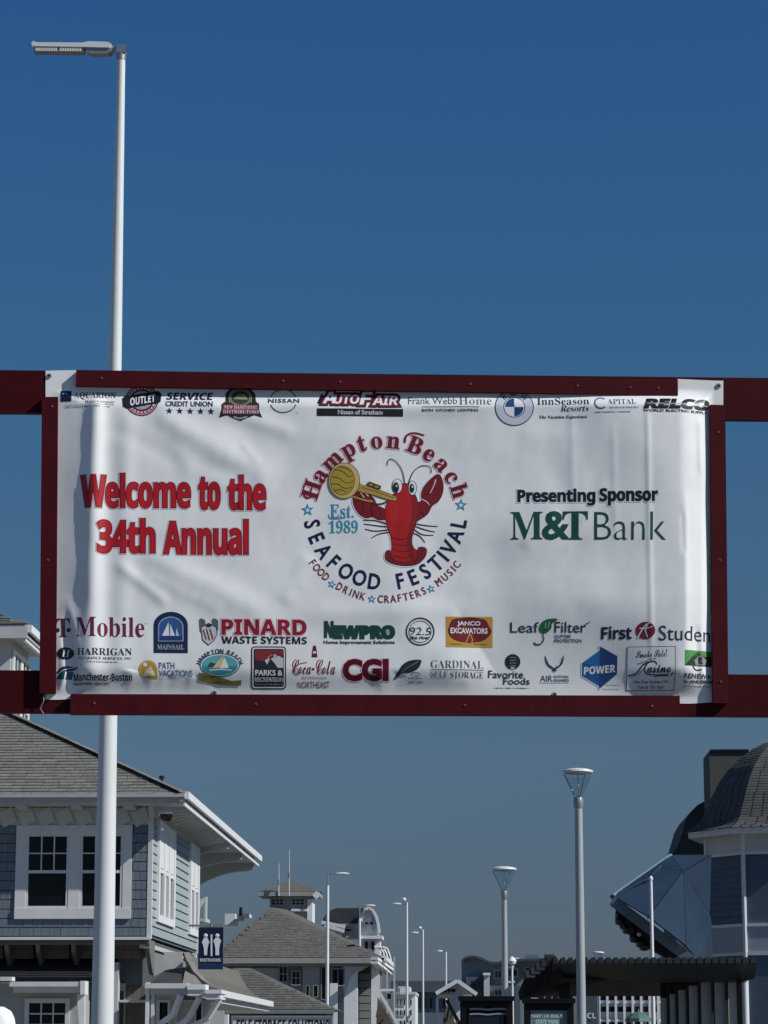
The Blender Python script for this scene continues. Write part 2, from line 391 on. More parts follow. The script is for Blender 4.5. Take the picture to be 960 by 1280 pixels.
def table():
    px = X0 + (X1 - X0) * np.arange(NX + 1)[None, :] / NX; t = np.arange(NY + 1)[:, None] / NY
    x = px + 0 * t; y = edge(px, t)
    ss = lambda a, b, q: (lambda t_: t_ * t_ * (3 - 2 * t_))(np.clip((q - a) / (b - a), 0, 1))
    N = np.array([[(noise.noise((a / 120, b / 90, 3.1)) * .016 + noise.noise((a / 38, b / 46, 8.3)) * .0042 + noise.noise((a / 13 + b / 30, b / 17, 1.7)) * .0010) for a, b in zip(r, q)] for r, q in zip(x, y)])
    h = .045 + N + .072 * ss(600, 846, x) * (1 - ss(845, 889, x)) + .004 * np.sin((x - y * .35) / 31) * ss(150, 300, x)
    for ax, ay, bx_, by, s0, s1, amp, fade in FOLDS:
        dx, dy = bx_ - ax, by - ay; tt = np.clip(((x - ax) * dx + (y - ay) * dy) / (dx * dx + dy * dy), 0, 1)
        d2 = (x - ax - dx * tt) ** 2 + (y - ay - dy * tt) ** 2; s_ = s0 + (s1 - s0) * tt
        g_ = np.exp(-d2 / s_ ** 2)
        if fade: g_ = g_ * ss(0, fade, tt) * (1 - ss(1 - fade, 1, tt))
        h = h + amp * g_
    xv = 80 + (y - 752) * 19 / 116; d = x - xv   # loose flap at the lower left: a sharp valley
    h = h + ss(745, 800, y) * -.055 * np.where(d < 0, np.exp(-(d / 13) ** 2), np.exp(-(d / 4.5) ** 2))
    rt = ss(740, 856, x); bot = (1 - ss(745, 874, y)) * (1 - rt) + (1 - ss(836, 874, y)) * rt
    bot = np.where(x < 640, np.maximum(bot, (1 - ss(835, 872, y)) * (1 - ss(560, 640, x))), bot)
    mk = np.minimum(np.minimum(ss(64, 116, x) * (1 - ss(740, 800, y)) + ss(70, 86, x) * ss(740, 800, y), 1 - ss(874, 892, x)), np.minimum(ss(486, 512, y), bot))
    return np.maximum(.003, .004 + mk * h)
HT = table().tolist()
def hh(x, y):
    e0 = float(edge(x, 0.)); e1 = float(edge(x, 1.)); fj = max(0, min(NY - 1e-6, (y - e0) / (e1 - e0) * NY)); fi = max(0, min(NX - 1e-6, (x - X0) / (X1 - X0) * NX))
    i, j = int(fi), int(fj); a, b = fi - i, fj - j
    return (HT[j][i] * (1 - a) + HT[j][i + 1] * a) * (1 - b) + (HT[j + 1][i] * (1 - a) + HT[j + 1][i + 1] * a) * b
ban_o = BO.copy(); ban_o = onpl(480, 875)
vs, fs = [], []
for j in range(NY + 1):
    for i in range(NX + 1):
        px = X0 + (X1 - X0) * i / NX
        py = float(edge(px, j / NY)); vs.append(onpl(px, py) + BN * HT[j][i])
for j in range(NY):
    for i in range(NX): a = j * (NX + 1) + i; fs.append((a, a + 1, a + NX + 2, a + NX + 1))
b = MB(); b.add(vs, fs)
vinyl = mat('white_vinyl', (.82, .83, .815), .45, var=.035, scale=1.5, bump=.05, bscale=90)
banner = b.build('banner', vinyl, smooth=True, loc=ban_o)
banner['label'] = 'wrinkled white vinyl banner with red welcome lettering, a lobster emblem and rows of logos'
banner['category'] = 'banner'
def ink(h_, r_=.42):
    n = 'ink_%02x%02x%02x' % tuple(h_)
    if n in MATS: return MATS[n]
    return mat(n, lin(h_), r_, var=.06, scale=6)
def conform(vf, layer, L=3.2):
    vs, fs = vf; bm = bmesh.new(); bv = [bm.verts.new((x, y, 0)) for x, y in vs]
    for f in fs:
        if len(set(f)) < 3: continue
        try: bm.faces.new([bv[i] for i in f])
        except ValueError: pass
    bmesh.ops.triangulate(bm, faces=bm.faces)
    for _ in range(6):
        es = [e for e in bm.edges if e.calc_length() > L]
        if not es: break
        bmesh.ops.subdivide_edges(bm, edges=es, cuts=1); bmesh.ops.triangulate(bm, faces=[f for f in bm.faces if len(f.verts) > 3])
    bm.verts.ensure_lookup_table(); bm.verts.index_update()
    out = []; dd = .0018 + layer * .0003
    for v in bm.verts: x, y = v.co.x, v.co.y; out.append(onpl(x, y) + BN * (hh(x, y) + dd))
    ff = [[v.index for v in f.verts] for f in bm.faces]; bm.free(); return out, ff
def printed(name, layers, label=None, parent=None):
    """layers: (mesh2d, rgb) from the cloth outwards"""
    mb = MB(); mats = []
    for k, l in enumerate(layers):
        vf, c = l[0], l[1]; mm = ink(c)
        if mm not in mats: mats.append(mm)
        mb.k = mats.index(mm); mb.add(*conform(vf, l[2] if len(l) > 2 else k))
    # keep every face turned to the street
    vv = mb.v
    for i, f in enumerate(mb.f):
        if (vv[f[1]] - vv[f[0]]).cross(vv[f[2]] - vv[f[0]]).dot(BN) < 0: mb.f[i] = f[::-1]
    return mb.build(name, mats, parent or banner, smooth='raw' if False else True, label=label)
def T(s_, x0, y0, x1, y1, st='bold', slope=.006, off=0., shear=0., sp=1.):
    if st == 'bold' and y1 - y0 < 8.6: st, off = 'plain', max(off, .03)
    return fit(glyphs(s_, st, off, shear, sp), x0, y0, x1, y1, slope)
def dashes(x0, y, x1, h_=1.4, seed=1, sl=.006):      # print too small to read
    rn = random.Random(seed); vs, fs = [], []; x = x0
    while x < x1:
        w_ = rn.uniform(.7, 1.6); hh_ = h_ * rn.uniform(.6, 1); yy = y + sl * (x - x0)
        b_ = len(vs); vs += [(x, yy - hh_ / 2), (min(x + w_, x1), yy - hh_ / 2), (min(x + w_, x1), yy + hh_ / 2), (x, yy + hh_ / 2)]; fs.append((b_, b_ + 1, b_ + 2, b_ + 3))
        x += w_ + rn.choice((.5, .5, .6, 1.5))
    return vs, fs
BLK, NAVY, MAR, RED, GRN, GRY, TEAL = (22, 24, 28), (26, 32, 72), (112, 22, 34), (205, 26, 34), (14, 74, 58), (92, 98, 108), (52, 150, 178)
PINK, WHT, DRED, GOLD, OLV = (226, 196, 202), (225, 228, 232), (92, 14, 22), (196, 150, 60), (120, 112, 56)
# --- welcome lettering
def big(words, seeds):
    L = []
    fills = []
    for s_, x0, y0, x1, y1 in words:
        g_ = fit(glyphs(s_, 'bold', .012, 0, .93), x0 + .8, y0 + .8, x1 - .8, y1 - .8, 0.)
        fills.append(g_)
    for g_ in fills: L.append((outline(g_, 2.0), PINK, 0))
    for g_ in fills: L.append((outline(g_, 1.0), (88, 10, 20), 1))
    for g_ in fills: L.append((g_, (182, 16, 26), 2))
    return L
printed('lettering', big([('Welcome', 101, 593.5, 239, 637.5), ('to', 248, 598, 276, 639.5), ('the', 284.5, 595.5, 333, 640)], 1), 'large red condensed lettering of the welcome line')
printed('lettering', big([('34th', 121.5, 649.5, 195, 694), ('Annual', 204, 650.5, 311, 695.5)], 1), 'large red condensed lettering of the second line')
# --- presenting sponsor
a_, b_ = T('Presenting', 646, 613.5, 742, 634.5, off=.012, sp=.95), T('Sponsor', 747.5, 613.8, 819, 635, off=.012, sp=.95)
printed('lettering', [(outline(a_, 1.6), WHT, 0), (outline(b_, 1.6), WHT, 0), (outline(a_, .45), BLK, 1), (outline(b_, .45), BLK, 1)], 'black bold lettering above the bank name')
serifamp = glyphs('&', 'plain', .03)
printed('lettering', [(T('M', 637, 642, 677, 676.5, 'serif'), GRN, 0), (fit(glyphs('&', 'plain', .025), 676, 641.5, 711, 677.5), GRN, 1), (T('T', 702, 642, 733, 677, 'serif'), GRN, 2), (T('Bank', 741, 643, 829.5, 678, 'sans', off=-.016), GRN, 0)], 'dark green bank lettering, bold serif then thin')
# --- round emblem
def ez(x, y): return (370 + x / 4.174, 535 + y / 4.174)
def es(pts, n=5, c=True): return spline([ez(*p) for p in pts], n, c)
em = printed('emblem', [(arc_text('Hampton', 'serif', 481.5, 641.5, 97, 90, -72, 6, 20.5), PINK, 0)], 'round emblem with a red lobster playing a golden horn')
hb = []
for s_, a0, a1 in (('Hampton', -72, 6), ('Beach', 22.5, 73)):
    g_ = arc_text(s_, 'serif', 481.5, 641.5, 97, 90, a0, a1, 20.5)
    hb.append((outline(g_, 1.4), PINK, 1)); hb.append((outline(g_, .4), (112, 14, 30), 2))
hb.append((stroke([(391, 621), (384, 624), (379.5, 619), (380, 609), (385, 603)], 2.8, 1.4), (120, 16, 32), 3))
hb.append((stroke([(505.5, 555), (507, 547.5), (513, 543.6), (521, 543.5), (530, 546)], 3.0, 1.8), (120, 16, 32), 3))
printed('lettering', hb, 'maroon serif lettering arched over the lobster', em)
for s_, a0, a1 in (('SEAFOOD', -79, -8.5), ('FESTIVAL', 11.5, 79.5)):
    g_ = arc_text(s_, 'plain', 481.5, 639, 93, 90.5, a0, a1, 18.5, True, .80)
    printed('lettering', [(outline(g_, .6), (14, 20, 64), 0), (g_, (14, 20, 64), 1)], 'navy ' + s_.lower() + ' lettering curving below the lobster', em)
for s_, a0, a1 in (('FOOD', -53.5, -41), ('DRINK', -30.5, -14.5), ('CRAFTERS', -3.2, 25), ('MUSIC', 36, 52)):
    printed('lettering', [(outline(arc_text(s_, 'plain', 481.5, 637, 113, 113.5, a0, a1, 9.2, True, .78), .2), (120, 36, 42), 0)], 'small brownish red word round the bottom of the emblem', em)
for cx, cy, r_, rt in ((384.4, 639, 8.2, -3), (575.6, 633, 8.2, 3), (414.6, 732, 5.8, 20), (464.4, 750.4, 5.8, 5), (538.4, 737.6, 5.8, -20)):
    printed('star', [(star(cx, cy, r_, rt), (44, 138, 170), 0), (star(cx, cy, r_ * .42, rt), WHT, 1)], None, em)
printed('lettering', [(T('Est.', 412.5, 632, 442, 649, 'serif'), TEAL), (stroke([(411, 644), (412, 649), (420, 650), (432, 648.5)], .8, 1.6), TEAL, 1), (T('1989', 411, 652, 447, 668, 'serif'), TEAL, 0)], 'blue serif lettering left of the lobster', em)
LR, LD, LK = (172, 20, 20), (120, 14, 20), (42, 12, 18)
body = es([(548, 303), (590, 303), (606, 338), (626, 375), (632, 430), (624, 500), (606, 560), (600, 600), (618, 640), (622, 680), (560, 705), (500, 680), (500, 625), (494, 575), (474, 520), (466, 460), (470, 410), (488, 370), (512, 352), (535, 348)])
fan = es([(505, 655), (480, 648), (466, 662), (468, 692), (500, 712), (545, 722), (600, 722), (640, 708), (670, 676), (676, 640), (650, 630), (622, 645), (605, 665), (560, 680)])
lclaw = es([(302, 345), (330, 335), (368, 345), (403, 378), (418, 412), (445, 425), (474, 445), (476, 478), (430, 486), (398, 470), (362, 475), (325, 450), (300, 400)])
rclaw = es([(615, 490), (632, 400), (655, 385), (655, 345), (680, 298), (738, 250), (762, 292), (760, 345), (738, 388), (705, 412), (684, 452), (650, 478)])
out_ = [(outline(poly(p), 1.0), LK, 1) for p in (body, fan, lclaw, rclaw)]
lob = [(outline(poly(p), 2.2), WHT, 0) for p in (body, fan, lclaw, rclaw)] + out_
lob += [(poly(lclaw), LD, 2), (poly(rclaw), LD, 2), (poly(fan), LD, 3), (poly(body), LR, 4)]
shade = es([(592, 320), (606, 338), (626, 375), (632, 430), (624, 500), (606, 560), (600, 600), (614, 640), (618, 680), (592, 694), (580, 640), (576, 590), (588, 540), (602, 470), (602, 400)])
lob += [(poly(shade), (134, 14, 22), 5), (poly(es([(500, 380), (520, 372), (530, 420), (524, 500), (505, 520), (488, 480), (486, 420)])), (176, 28, 26), 5)]
for q in (([(496, 578), (545, 590), (598, 578)], 1.1), ([(500, 610), (548, 620), (606, 612)], .9), ([(500, 640), (552, 652), (614, 640)], .9), ([(504, 672), (556, 684), (618, 670)], .9),
          ([(480, 660), (500, 690), (508, 712)], .8), ([(660, 645), (640, 680), (610, 716)], .8), ([(545, 700), (548, 722)], .7), ([(330, 360), (350, 400), (345, 440)], .8), ([(400, 385), (392, 430), (398, 468)], .9), ([(436, 430), (440, 470)], .8),
          ([(660, 350), (690, 350), (712, 320)], .8), ([(640, 440), (668, 460)], .8), ([(690, 410), (705, 395)], .8)):
    lob.append((stroke([ez(*p) for p in q[0]], q[1] * .8), LK, 6))
lob += [(stroke([ez(*p) for p in ((728, 275), (716, 310), (697, 348))], 1.3, .6), WHT, 7), (stroke([ez(*p) for p in ((655, 378), (680, 392), (695, 408))], .9), WHT, 7), (stroke([ez(*p) for p in ((335, 345), (355, 372))], .9), WHT, 7), (stroke([ez(*p) for p in ((355, 345), (378, 365))], .9), WHT, 7)]
for q in ([(474, 510), (415, 492), (348, 489)], [(476, 524), (420, 518), (352, 508)], [(476, 540), (410, 546), (358, 535)], [(482, 552), (430, 562), (392, 583)],
          [(612, 506), (680, 516), (738, 520)], [(612, 518), (680, 540), (724, 548)], [(608, 532), (655, 562), (716, 566)], [(600, 553), (642, 570), (672, 605)]):
    lob.append((stroke([ez(*p) for p in q], 1.7, .9), LK, 1))
lob += [(stroke([ez(*p) for p in ((566, 305), (556, 240), (530, 192), (500, 170), (478, 178), (475, 203))], 1.2, .9), BLK, 5), (stroke([ez(*p) for p in ((584, 300), (608, 240), (648, 206), (690, 205), (704, 222), (702, 243))], 1.2, .9), BLK, 5)]
for cx, cy, rx, ry, px_, py_, pr, pq in ((527, 310, 27, 39, 520, 318, 16, 28), (606, 320, 23, 39, 602, 322, 13, 24)):
    c = ez(cx, cy); p = ez(px_, py_)
    lob += [(poly(ellipse(*c, rx / 4.174, ry / 4.174)), BLK, 6), (poly(ellipse(*c, rx / 4.174 - .8, ry / 4.174 - .8)), WHT, 7), (poly(ellipse(*p, pr / 4.174, pq / 4.174)), BLK, 8), (poly(ellipse(p[0] + .8, p[1] - 2, .9, 1.4)), WHT, 9)]
printed('lobster', lob, 'red cartoon lobster with raised claw', em)
HG, HD = (178, 142, 62), (70, 52, 30)
cone = poly([ez(*p) for p in ((322, 285), (345, 305), (400, 322), (480, 350), (524, 370), (520, 388), (470, 378), (400, 355), (345, 345), (318, 335))])
low = stroke([ez(*p) for p in ((296, 366), (360, 385), (400, 392))], 2.2); low2 = stroke([ez(*p) for p in ((392, 390), (420, 405), (455, 400), (490, 378))], 2.0)
hornl = [(outline(cone, .8), HD, 9), (cone, HG, 10), (low, HG, 9), (low2, HD, 9), (poly(ellipse(*ez(250, 283), 19.8, 22.6)), HD, 11), (poly(ellipse(*ez(250, 283), 19, 21.8)), (206, 178, 112), 12),
         (poly(ellipse(*ez(241, 282), 15.6, 18.4)), HD, 13), (poly(ellipse(*ez(241, 282), 14.9, 17.7)), (172, 150, 50), 14), (stroke([ez(*p) for p in ((345, 318), (430, 345), (510, 372))], .8), HD, 11)]
for q in ([(200, 225), (240, 235), (275, 262), (296, 258)], [(186, 262), (225, 272), (262, 295), (300, 285)], [(184, 300), (220, 302), (250, 322), (292, 318)], [(200, 335), (235, 330), (262, 345)], [(225, 212), (262, 220), (285, 238)]):
    hornl.append((stroke([ez(*p) for p in q], 1.2, .7), HD, 15))
hornl += [(poly([ez(*p) for p in ((370, 292), (385, 288), (442, 310), (440, 326), (425, 332), (372, 312))]), HD, 12), (poly([ez(*p) for p in ((380, 297), (400, 302), (398, 311), (380, 305))]), HG, 13), (poly([ez(*p) for p in ((410, 307), (430, 314), (428, 322), (408, 315))]), HG, 13)]
printed('horn', hornl, 'golden brass horn held in a claw', em)

# --- top row of sponsors
printed('logo', [(rect(76, 489, 89.5, 502.5), NAVY, 0), (stroke([(78, 493), (82, 492), (85, 494)], .6), WHT, 1), (T('AQUARION', 93, 490.5, 145, 500.5, 'serif', .004), (60, 74, 96), 0), (T('Water Company', 107, 501.5, 144, 507, 'iserif', .004, off=.01), GRY, 0), (rect(80, 507.4, 143, 507.9), GRY, 1), (dashes(82, 510, 139, 1.5, 3), GRY, 0)], 'navy square logo with thin serif name')
c = (177.5, 501.5)
arc_d = [ring(c[0], c[1], 17.6, 17.2, 2.4, 6, a, a + 11) for a in list(range(20, 165, 16)) + list(range(200, 345, 16))]
band = poly([(153, 499), (157, 495), (163, 495), (198, 489), (202, 493), (201, 504), (196, 507), (191, 507), (160, 513), (154, 510)])
ob = fit(glyphs('OUTLET', 'bold', .01), 163, 496, 194, 506.5); ob = ([(x, y - (x - 178) * .17) for x, y in ob[0]], ob[1])
printed('logo', [(poly(ellipse(*c, 21, 20.5)), MAR, 0), (ring(*c, 19.4, 19, .8), PINK, 1)] + [(a, PINK, 1) for a in arc_d] + [(poly(ellipse(*c, 13, 12.5)), (170, 172, 180), 1), (band, BLK, 2), (ob, WHT, 3)], 'maroon round badge crossed by a black band')
printed('logo', [(T('SERVICE', 208, 491, 266.5, 501, off=.015, shear=.15), NAVY, 0), (T('CREDIT UNION', 207, 503, 266, 510, off=.01), NAVY, 0)] + [(star(212 + 13 * k, 516 + .1 * k, 4.6, 0, .4), NAVY, 0) for k in range(5)], 'navy bold lettering over five stars')
nh = poly([(274, 524), (277, 514), (277, 507), (282, 503), (282, 492), (288, 486), (300, 483), (313, 486), (319, 493), (320, 503), (324, 507), (324, 515), (328, 524), (318, 521), (308, 525), (301, 528), (292, 525), (284, 521)])
printed('logo', [(nh, (38, 34, 36), 0), (poly(ellipse(300.5, 498, 14.5, 11.5)), (120, 116, 92), 1), (poly(ellipse(300.5, 498, 11, 8.8)), (46, 62, 46), 2), (poly([(292, 500), (297, 494), (301, 497), (306, 493), (310, 501)]), (150, 140, 110), 3), (stroke([(287, 505), (287, 494), (292, 488)], 1), (150, 150, 120), 3), (stroke([(314, 505), (314, 494), (309, 488)], 1), (150, 150, 120), 3),
                 (poly([(277, 519), (279, 508), (322, 508), (325, 519)]), (120, 50, 54), 4), (T('NEW HAMPSHIRE', 280, 508.6, 322, 513.2, 'serif', 0), PINK, 5), (T('DISTRIBUTORS', 279, 514.4, 323.5, 519, 'serif', 0), PINK, 5), (stroke([(292, 523), (300, 525), (309, 523)], 2), (170, 172, 170), 5)], 'dark arched crest with a dull red ribbon')
printed('logo', [(ring(354, 502.3, 17.5, 15.8, 1.4, 24, 200, 340), GRY, 0), (ring(354, 502.3, 17.5, 15.8, 1.4, 24, 20, 160), GRY, 0), (T('NISSAN', 335, 499.5, 374, 505, 'bold', .003, sp=1.15), (60, 66, 76), 1), (dashes(370, 518, 373, .8), GRY, 0)], 'grey circle logo with a name across the middle')
af = fit(glyphs('UTO', 'bold', .01, .18, .93), 417, 494, 449, 506.5); af2 = fit(glyphs('AIR', 'bold', .01, .18, .93), 465, 495.5, 497, 508); A1 = fit(glyphs('A', 'bold', .01, .18), 403, 490, 419, 506); F1 = fit(glyphs('F', 'bold', .01, .18), 449, 490.5, 466, 507.5)
parts_ = (A1, af, F1, af2)
printed('logo', [(outline(q, 3.6), (26, 18, 22), 0) for q in parts_] + [(outline(q, 2.2), (120, 20, 34), 1) for q in parts_] + [(q, WHT, 2) for q in parts_] + [(poly([(396, 506), (402, 492), (408, 500), (406, 508)]), (26, 18, 22), 0), (rect(396, 512.5, 503.5, 522, .006), BLK, 0), (T('Nissan of Stratham', 422, 514.3, 478, 520.2, 'bold', .004), (190, 192, 196), 1)], 'white slanted lettering outlined in maroon above a black bar')
printed('logo', [(T('Frank', 510, 497.5, 537, 507, 'sans', .003), (84, 90, 104), 0), (T('Webb', 540, 497.8, 571, 507.2, 'sans', .003), (84, 90, 104), 0), (T('Home', 573, 497.5, 614, 508, 'serif', .003, off=-.012), (104, 112, 128), 0), (rect(527, 510.2, 598, 510.9, .005), GRY, 0), (T('BATH  KITCHEN  LIGHTING', 527, 513.2, 597, 516.6, 'bold', .004), (80, 86, 96), 0)], 'thin grey lettering over a fine rule')
c = (642, 511)
q4 = lambda a: poly([c] + ellipse(*c, 11.6, 11.6, 8, a, a + 90))
printed('logo', [(poly(ellipse(*c, 24.4, 23.6)), (52, 62, 88), 0), (poly(ellipse(*c, 23.2, 22.4)), (196, 202, 212), 1), (poly(ellipse(*c, 13.6, 13.2)), (40, 50, 80), 2), (poly(ellipse(*c, 12.6, 12.2)), WHT, 3), (q4(180), (22, 60, 124), 4), (q4(0), (22, 60, 124), 4),
                 (arc_text('BMW', 'bold', *c, 18.4, 17.8, -42, 42, 6.2), (52, 58, 72), 2)], 'round white and blue quartered badge')
printed('logo', [(T('InnSeason', 670.5, 498.5, 735, 508.5, 'serif', .004, off=-.006), (44, 54, 86), 0), (T('Resorts', 699.5, 509.3, 734.5, 517.3, 'iserif', .004, off=.006), (50, 60, 90), 0), (T('The Vacation Experience', 673, 521.8, 732.5, 526.6, 'bi', .004), (40, 48, 74), 0)], 'navy serif lettering with an italic second line')
printed('logo', [(ring(749.5, 507, 8.6, 8, 1.6, 24, 50, 310), (60, 92, 132), 0), (T('APITAL', 757.5, 501.5, 793, 509, 'serif', .003, off=-.01), (60, 88, 126), 0), (dashes(760, 513.5, 795, 2.2, 8), (150, 160, 178), 0), (dashes(742, 519, 785, 1.6, 9), (90, 100, 120), 0)], 'pale blue serif lettering with a large first letter')
rel = fit(glyphs('RELCO', 'bold', .03, .22, .98), 802, 501.5, 886, 515)
printed('logo', [(rel, BLK, 0), (outline(rel, .5), BLK, 1), (rect(806, 508, 884, 508.8, .01), (190, 194, 200), 2), (T('WORLD ELECTRIC SUPPLY', 801, 516.2, 884, 519.4, 'bold', .006), (56, 60, 66), 0)], 'heavy black slanted lettering')

# --- third row
printed('logo', [(T('T', 70.5, 773.5, 87.5, 796.5, 'serif', .003), (84, 32, 50), 0), (rect(70, 785.5, 74.5, 790), (40, 20, 30), 1), (rect(83.5, 785.5, 88, 790), (40, 20, 30), 1), (T('Mobile', 95, 772.5, 181, 797.5, 'serif', .006, off=-.004), (112, 26, 62), 0), (dashes(181.5, 781, 184, .8), GRY, 0)], 'magenta red serif lettering cut by the fold')
arch = poly([(192.5, 817.5), (192.5, 783)] + ellipse(213.8, 783, 21.3, 17, 16, 180, 360) + [(235, 817.5)])
arch2 = poly([(198, 803), (198, 785)] + ellipse(213.8, 785, 15.8, 13, 16, 180, 360) + [(229.5, 803)])
arch3 = poly([(199.2, 802), (199.2, 785)] + ellipse(213.8, 785, 14.6, 11.8, 16, 180, 360) + [(228.3, 802)])
printed('logo', [(arch, (22, 36, 74), 0), (arch2, (150, 170, 196), 1), (arch3, (46, 86, 140), 2), (rect(199.2, 796.5, 228.3, 802), (30, 58, 110), 3), (poly([(203, 796), (211, 779), (212, 796)]), WHT, 4), (poly([(213, 796), (213, 781), (219, 796)]), WHT, 4), (poly([(220, 796), (221, 786), (224, 796)]), (190, 206, 220), 4), (T('MAINSAIL', 197, 807, 230.5, 813.2, 'serif', .006), (176, 176, 182), 4)], 'navy arched badge with white sails')
fit_fist = lambda x: [(poly([(x, 776), (x + 2, 774), (x + 3, 780), (x + 5, 775), (x + 6, 780), (x + 8, 777), (x + 8, 788), (x + 5, 796), (x + 1, 790)]), (96, 98, 104), 0)]
shield = poly([(252, 786), (261, 781), (270, 786), (271, 794), (267, 802), (261, 807), (254, 801)])
printed('logo', fit_fist(249) + fit_fist(265) + [(outline(shield, 1), (60, 60, 66), 1), (shield, (200, 200, 206), 2)] + [(stroke([(254 + 4.2 * k, 787 + abs(k - 1.5)), (258 + 4.2 * k, 802 - 1.2 * abs(k - 1))], 1.8, sm=False), (120, 24, 36), 3) for k in range(3)] + [(poly(ellipse(261, 783, 4, 2.6)), (50, 50, 56), 4)], 'striped shield held by two grey hands')
pn = T('PINARD', 277, 775.5, 383, 795, off=.02)
printed('logo', [(outline(pn, 1.3), PINK, 0), (pn, (140, 20, 40), 1), (T('WASTE SYSTEMS', 277, 797, 383.5, 806, off=.01), (36, 38, 46), 0)], 'bold crimson lettering over a smaller black line')
nw = T('N', 405, 777.5, 417, 798.5, off=.05); nw2 = T('EWPRO', 417, 783, 493, 799.5, off=.045, slope=.004)
printed('logo', [(nw, (18, 66, 58), 1), (nw2, (18, 66, 58), 1), (outline(nw2, .6), (18, 66, 58), 0), (rect(482, 788, 486, 793), (150, 170, 160), 2), (T('Home Improvement Solutions', 404.5, 801.5, 493, 807.2, 'bold', .003), (50, 54, 62), 0)], 'heavy dark green lettering with a small black line')
printed('logo', [(ring(524.7, 791, 18, 17.6, 1.7), (40, 44, 54), 0), (ring(524.7, 791, 14.2, 13.8, .8), (80, 84, 94), 0), (T('92.5', 512, 785.5, 538, 795, 'sans', .02, shear=.1), (60, 64, 74), 1), (T('the river', 512, 796, 537, 800.5, 'bold', .01), (60, 64, 74), 1)], 'thin black ring with a radio frequency inside')
plq = poly(spline([(562, 783), (566, 776), (576, 774.5), (586, 773.5), (597, 774.5), (606, 777), (610, 784), (613, 791), (608, 798), (600, 802), (586, 804), (572, 802), (564, 798), (560, 791)], 4))
printed('logo', [(rect(557, 772, 615.3, 810, .004), GOLD, 0), (outline(plq, .8), (90, 60, 30), 1), (plq, (116, 22, 30), 2), (T('JANCO', 571, 777.5, 600, 784.5, off=.02), WHT, 3), (T('EXCAVATORS', 562.5, 785.8, 609, 793, off=.02), WHT, 3), (stroke([(580, 808), (584, 800), (587, 794), (590, 801), (588, 807)], 1.3), GOLD, 3), (dashes(561, 806.5, 578, 1.6, 4), (70, 50, 30), 1), (dashes(592, 806.5, 610, 1.6, 5), (70, 50, 30), 1)], 'gold rectangle with a maroon plaque and white lettering')
lf = poly(spline([(673, 789), (675, 781), (682, 776), (692, 775), (696, 776.5), (689, 781), (688, 787), (683, 792), (677, 793)], 5))
printed('logo', [(T('Leaf', 637, 779, 672.5, 792, 'sans', .004, off=.008), (44, 60, 66), 0), (T('Filter', 692, 779, 731, 792.5, 'sans', .004, off=.008), (44, 60, 66), 0), (stroke([(728, 785), (732, 781.5), (736, 780)], 1.6, .8), (44, 60, 66), 1), (lf, (26, 104, 62), 1), (stroke([(694, 777), (684, 783), (678, 792), (679, 800), (675, 806), (669, 806.5), (667, 804)], .9, 2.0), (20, 66, 50), 2), (stroke([(681, 780), (681, 787)], .6), WHT, 3), (stroke([(686, 779), (684, 786)], .6), WHT, 3),
                 (T('GUTTER', 692, 795, 713, 799, 'bold', .004), (60, 66, 72), 0), (T('PROTECTION', 692, 800.2, 726, 804.4, 'bold', .004), (60, 66, 72), 0)], 'thin dark lettering joined by a green leaf')
printed('logo', [(T('First', 750, 785, 787.5, 801, off=.012, sp=.95), (24, 26, 54), 0), (poly(ellipse(804.3, 790.8, 12, 10.6)), (124, 24, 48), 0), (stroke([(795, 800), (800, 790), (806, 783), (812, 781.5)], 1.8, 1), WHT, 1), (stroke([(797, 788), (805, 788.5), (813, 786)], 1.5, .8), WHT, 2), (stroke([(807, 799), (804, 790), (807, 784)], 1.2), WHT, 3), (T('Student', 820.5, 785, 897, 803.5, 'sans', .004), (44, 50, 66), 0)], 'navy bold word and thin word either side of a maroon disc')
# --- fourth row
printed('logo', [(poly(ellipse(82, 817, 10.6, 7.8)), BLK, 0), (T('H', 77, 812.5, 88, 821.5, 'iserif', 0), WHT, 1), (T('HARRIGAN', 97, 811.5, 165.5, 820.5, 'serif', .004, off=-.004), (52, 56, 66), 0), (T('INSURANCE SERVICES, INC.', 98, 822.6, 166, 826.4, 'serif', .004), (84, 88, 98), 0), (dashes(109, 829, 148, 1.4, 6), GRY, 0)], 'black oval beside serif lettering')
printed('logo', [(poly(spline([(71, 842), (76, 835), (84, 833), (97, 835), (90, 839), (80, 840)], 4)), (24, 46, 80), 0), (poly([(70, 849), (75, 841), (82, 840), (80, 850)]), (22, 90, 100), 1), (poly([(82, 850), (84, 840), (92, 840), (90, 850)]), (22, 90, 100), 1), (stroke([(70, 845), (80, 838), (97, 834)], 1), WHT, 2), (T('Manchester-Boston', 92, 842.5, 165.5, 852, 'bold', .004, off=.012), (40, 46, 56), 0), (T('REGIONAL AIRPORT', 92, 853.4, 138, 857, 'bold', .004), (66, 70, 80), 0)], 'blue and teal wave logo beside bold grey lettering')
printed('logo', [(poly(ellipse(185.5, 838, 11.6, 11.4, 24, 90, 360) + [(197.3, 849.2)]), (186, 144, 60), 0), (ring(185.5, 838, 10.6, 10.4, .8, 24, 90, 360), (214, 190, 120), 1), (poly(ellipse(182, 832, 2.6, 2.4)), WHT, 2), (poly([(178, 846), (185, 838), (189, 834), (195, 846)]), (214, 206, 180), 2), (T('PATH', 199, 829.2, 218.5, 837.3, 'sans', .004, off=.006), (46, 90, 136), 0), (T('VACATIONS', 199, 838.8, 241, 846.6, 'sans', .004, off=.006), (46, 90, 136), 0), (dashes(199, 849, 225, .8, 2), (140, 150, 160), 0)], 'golden teardrop badge beside thin blue lettering')
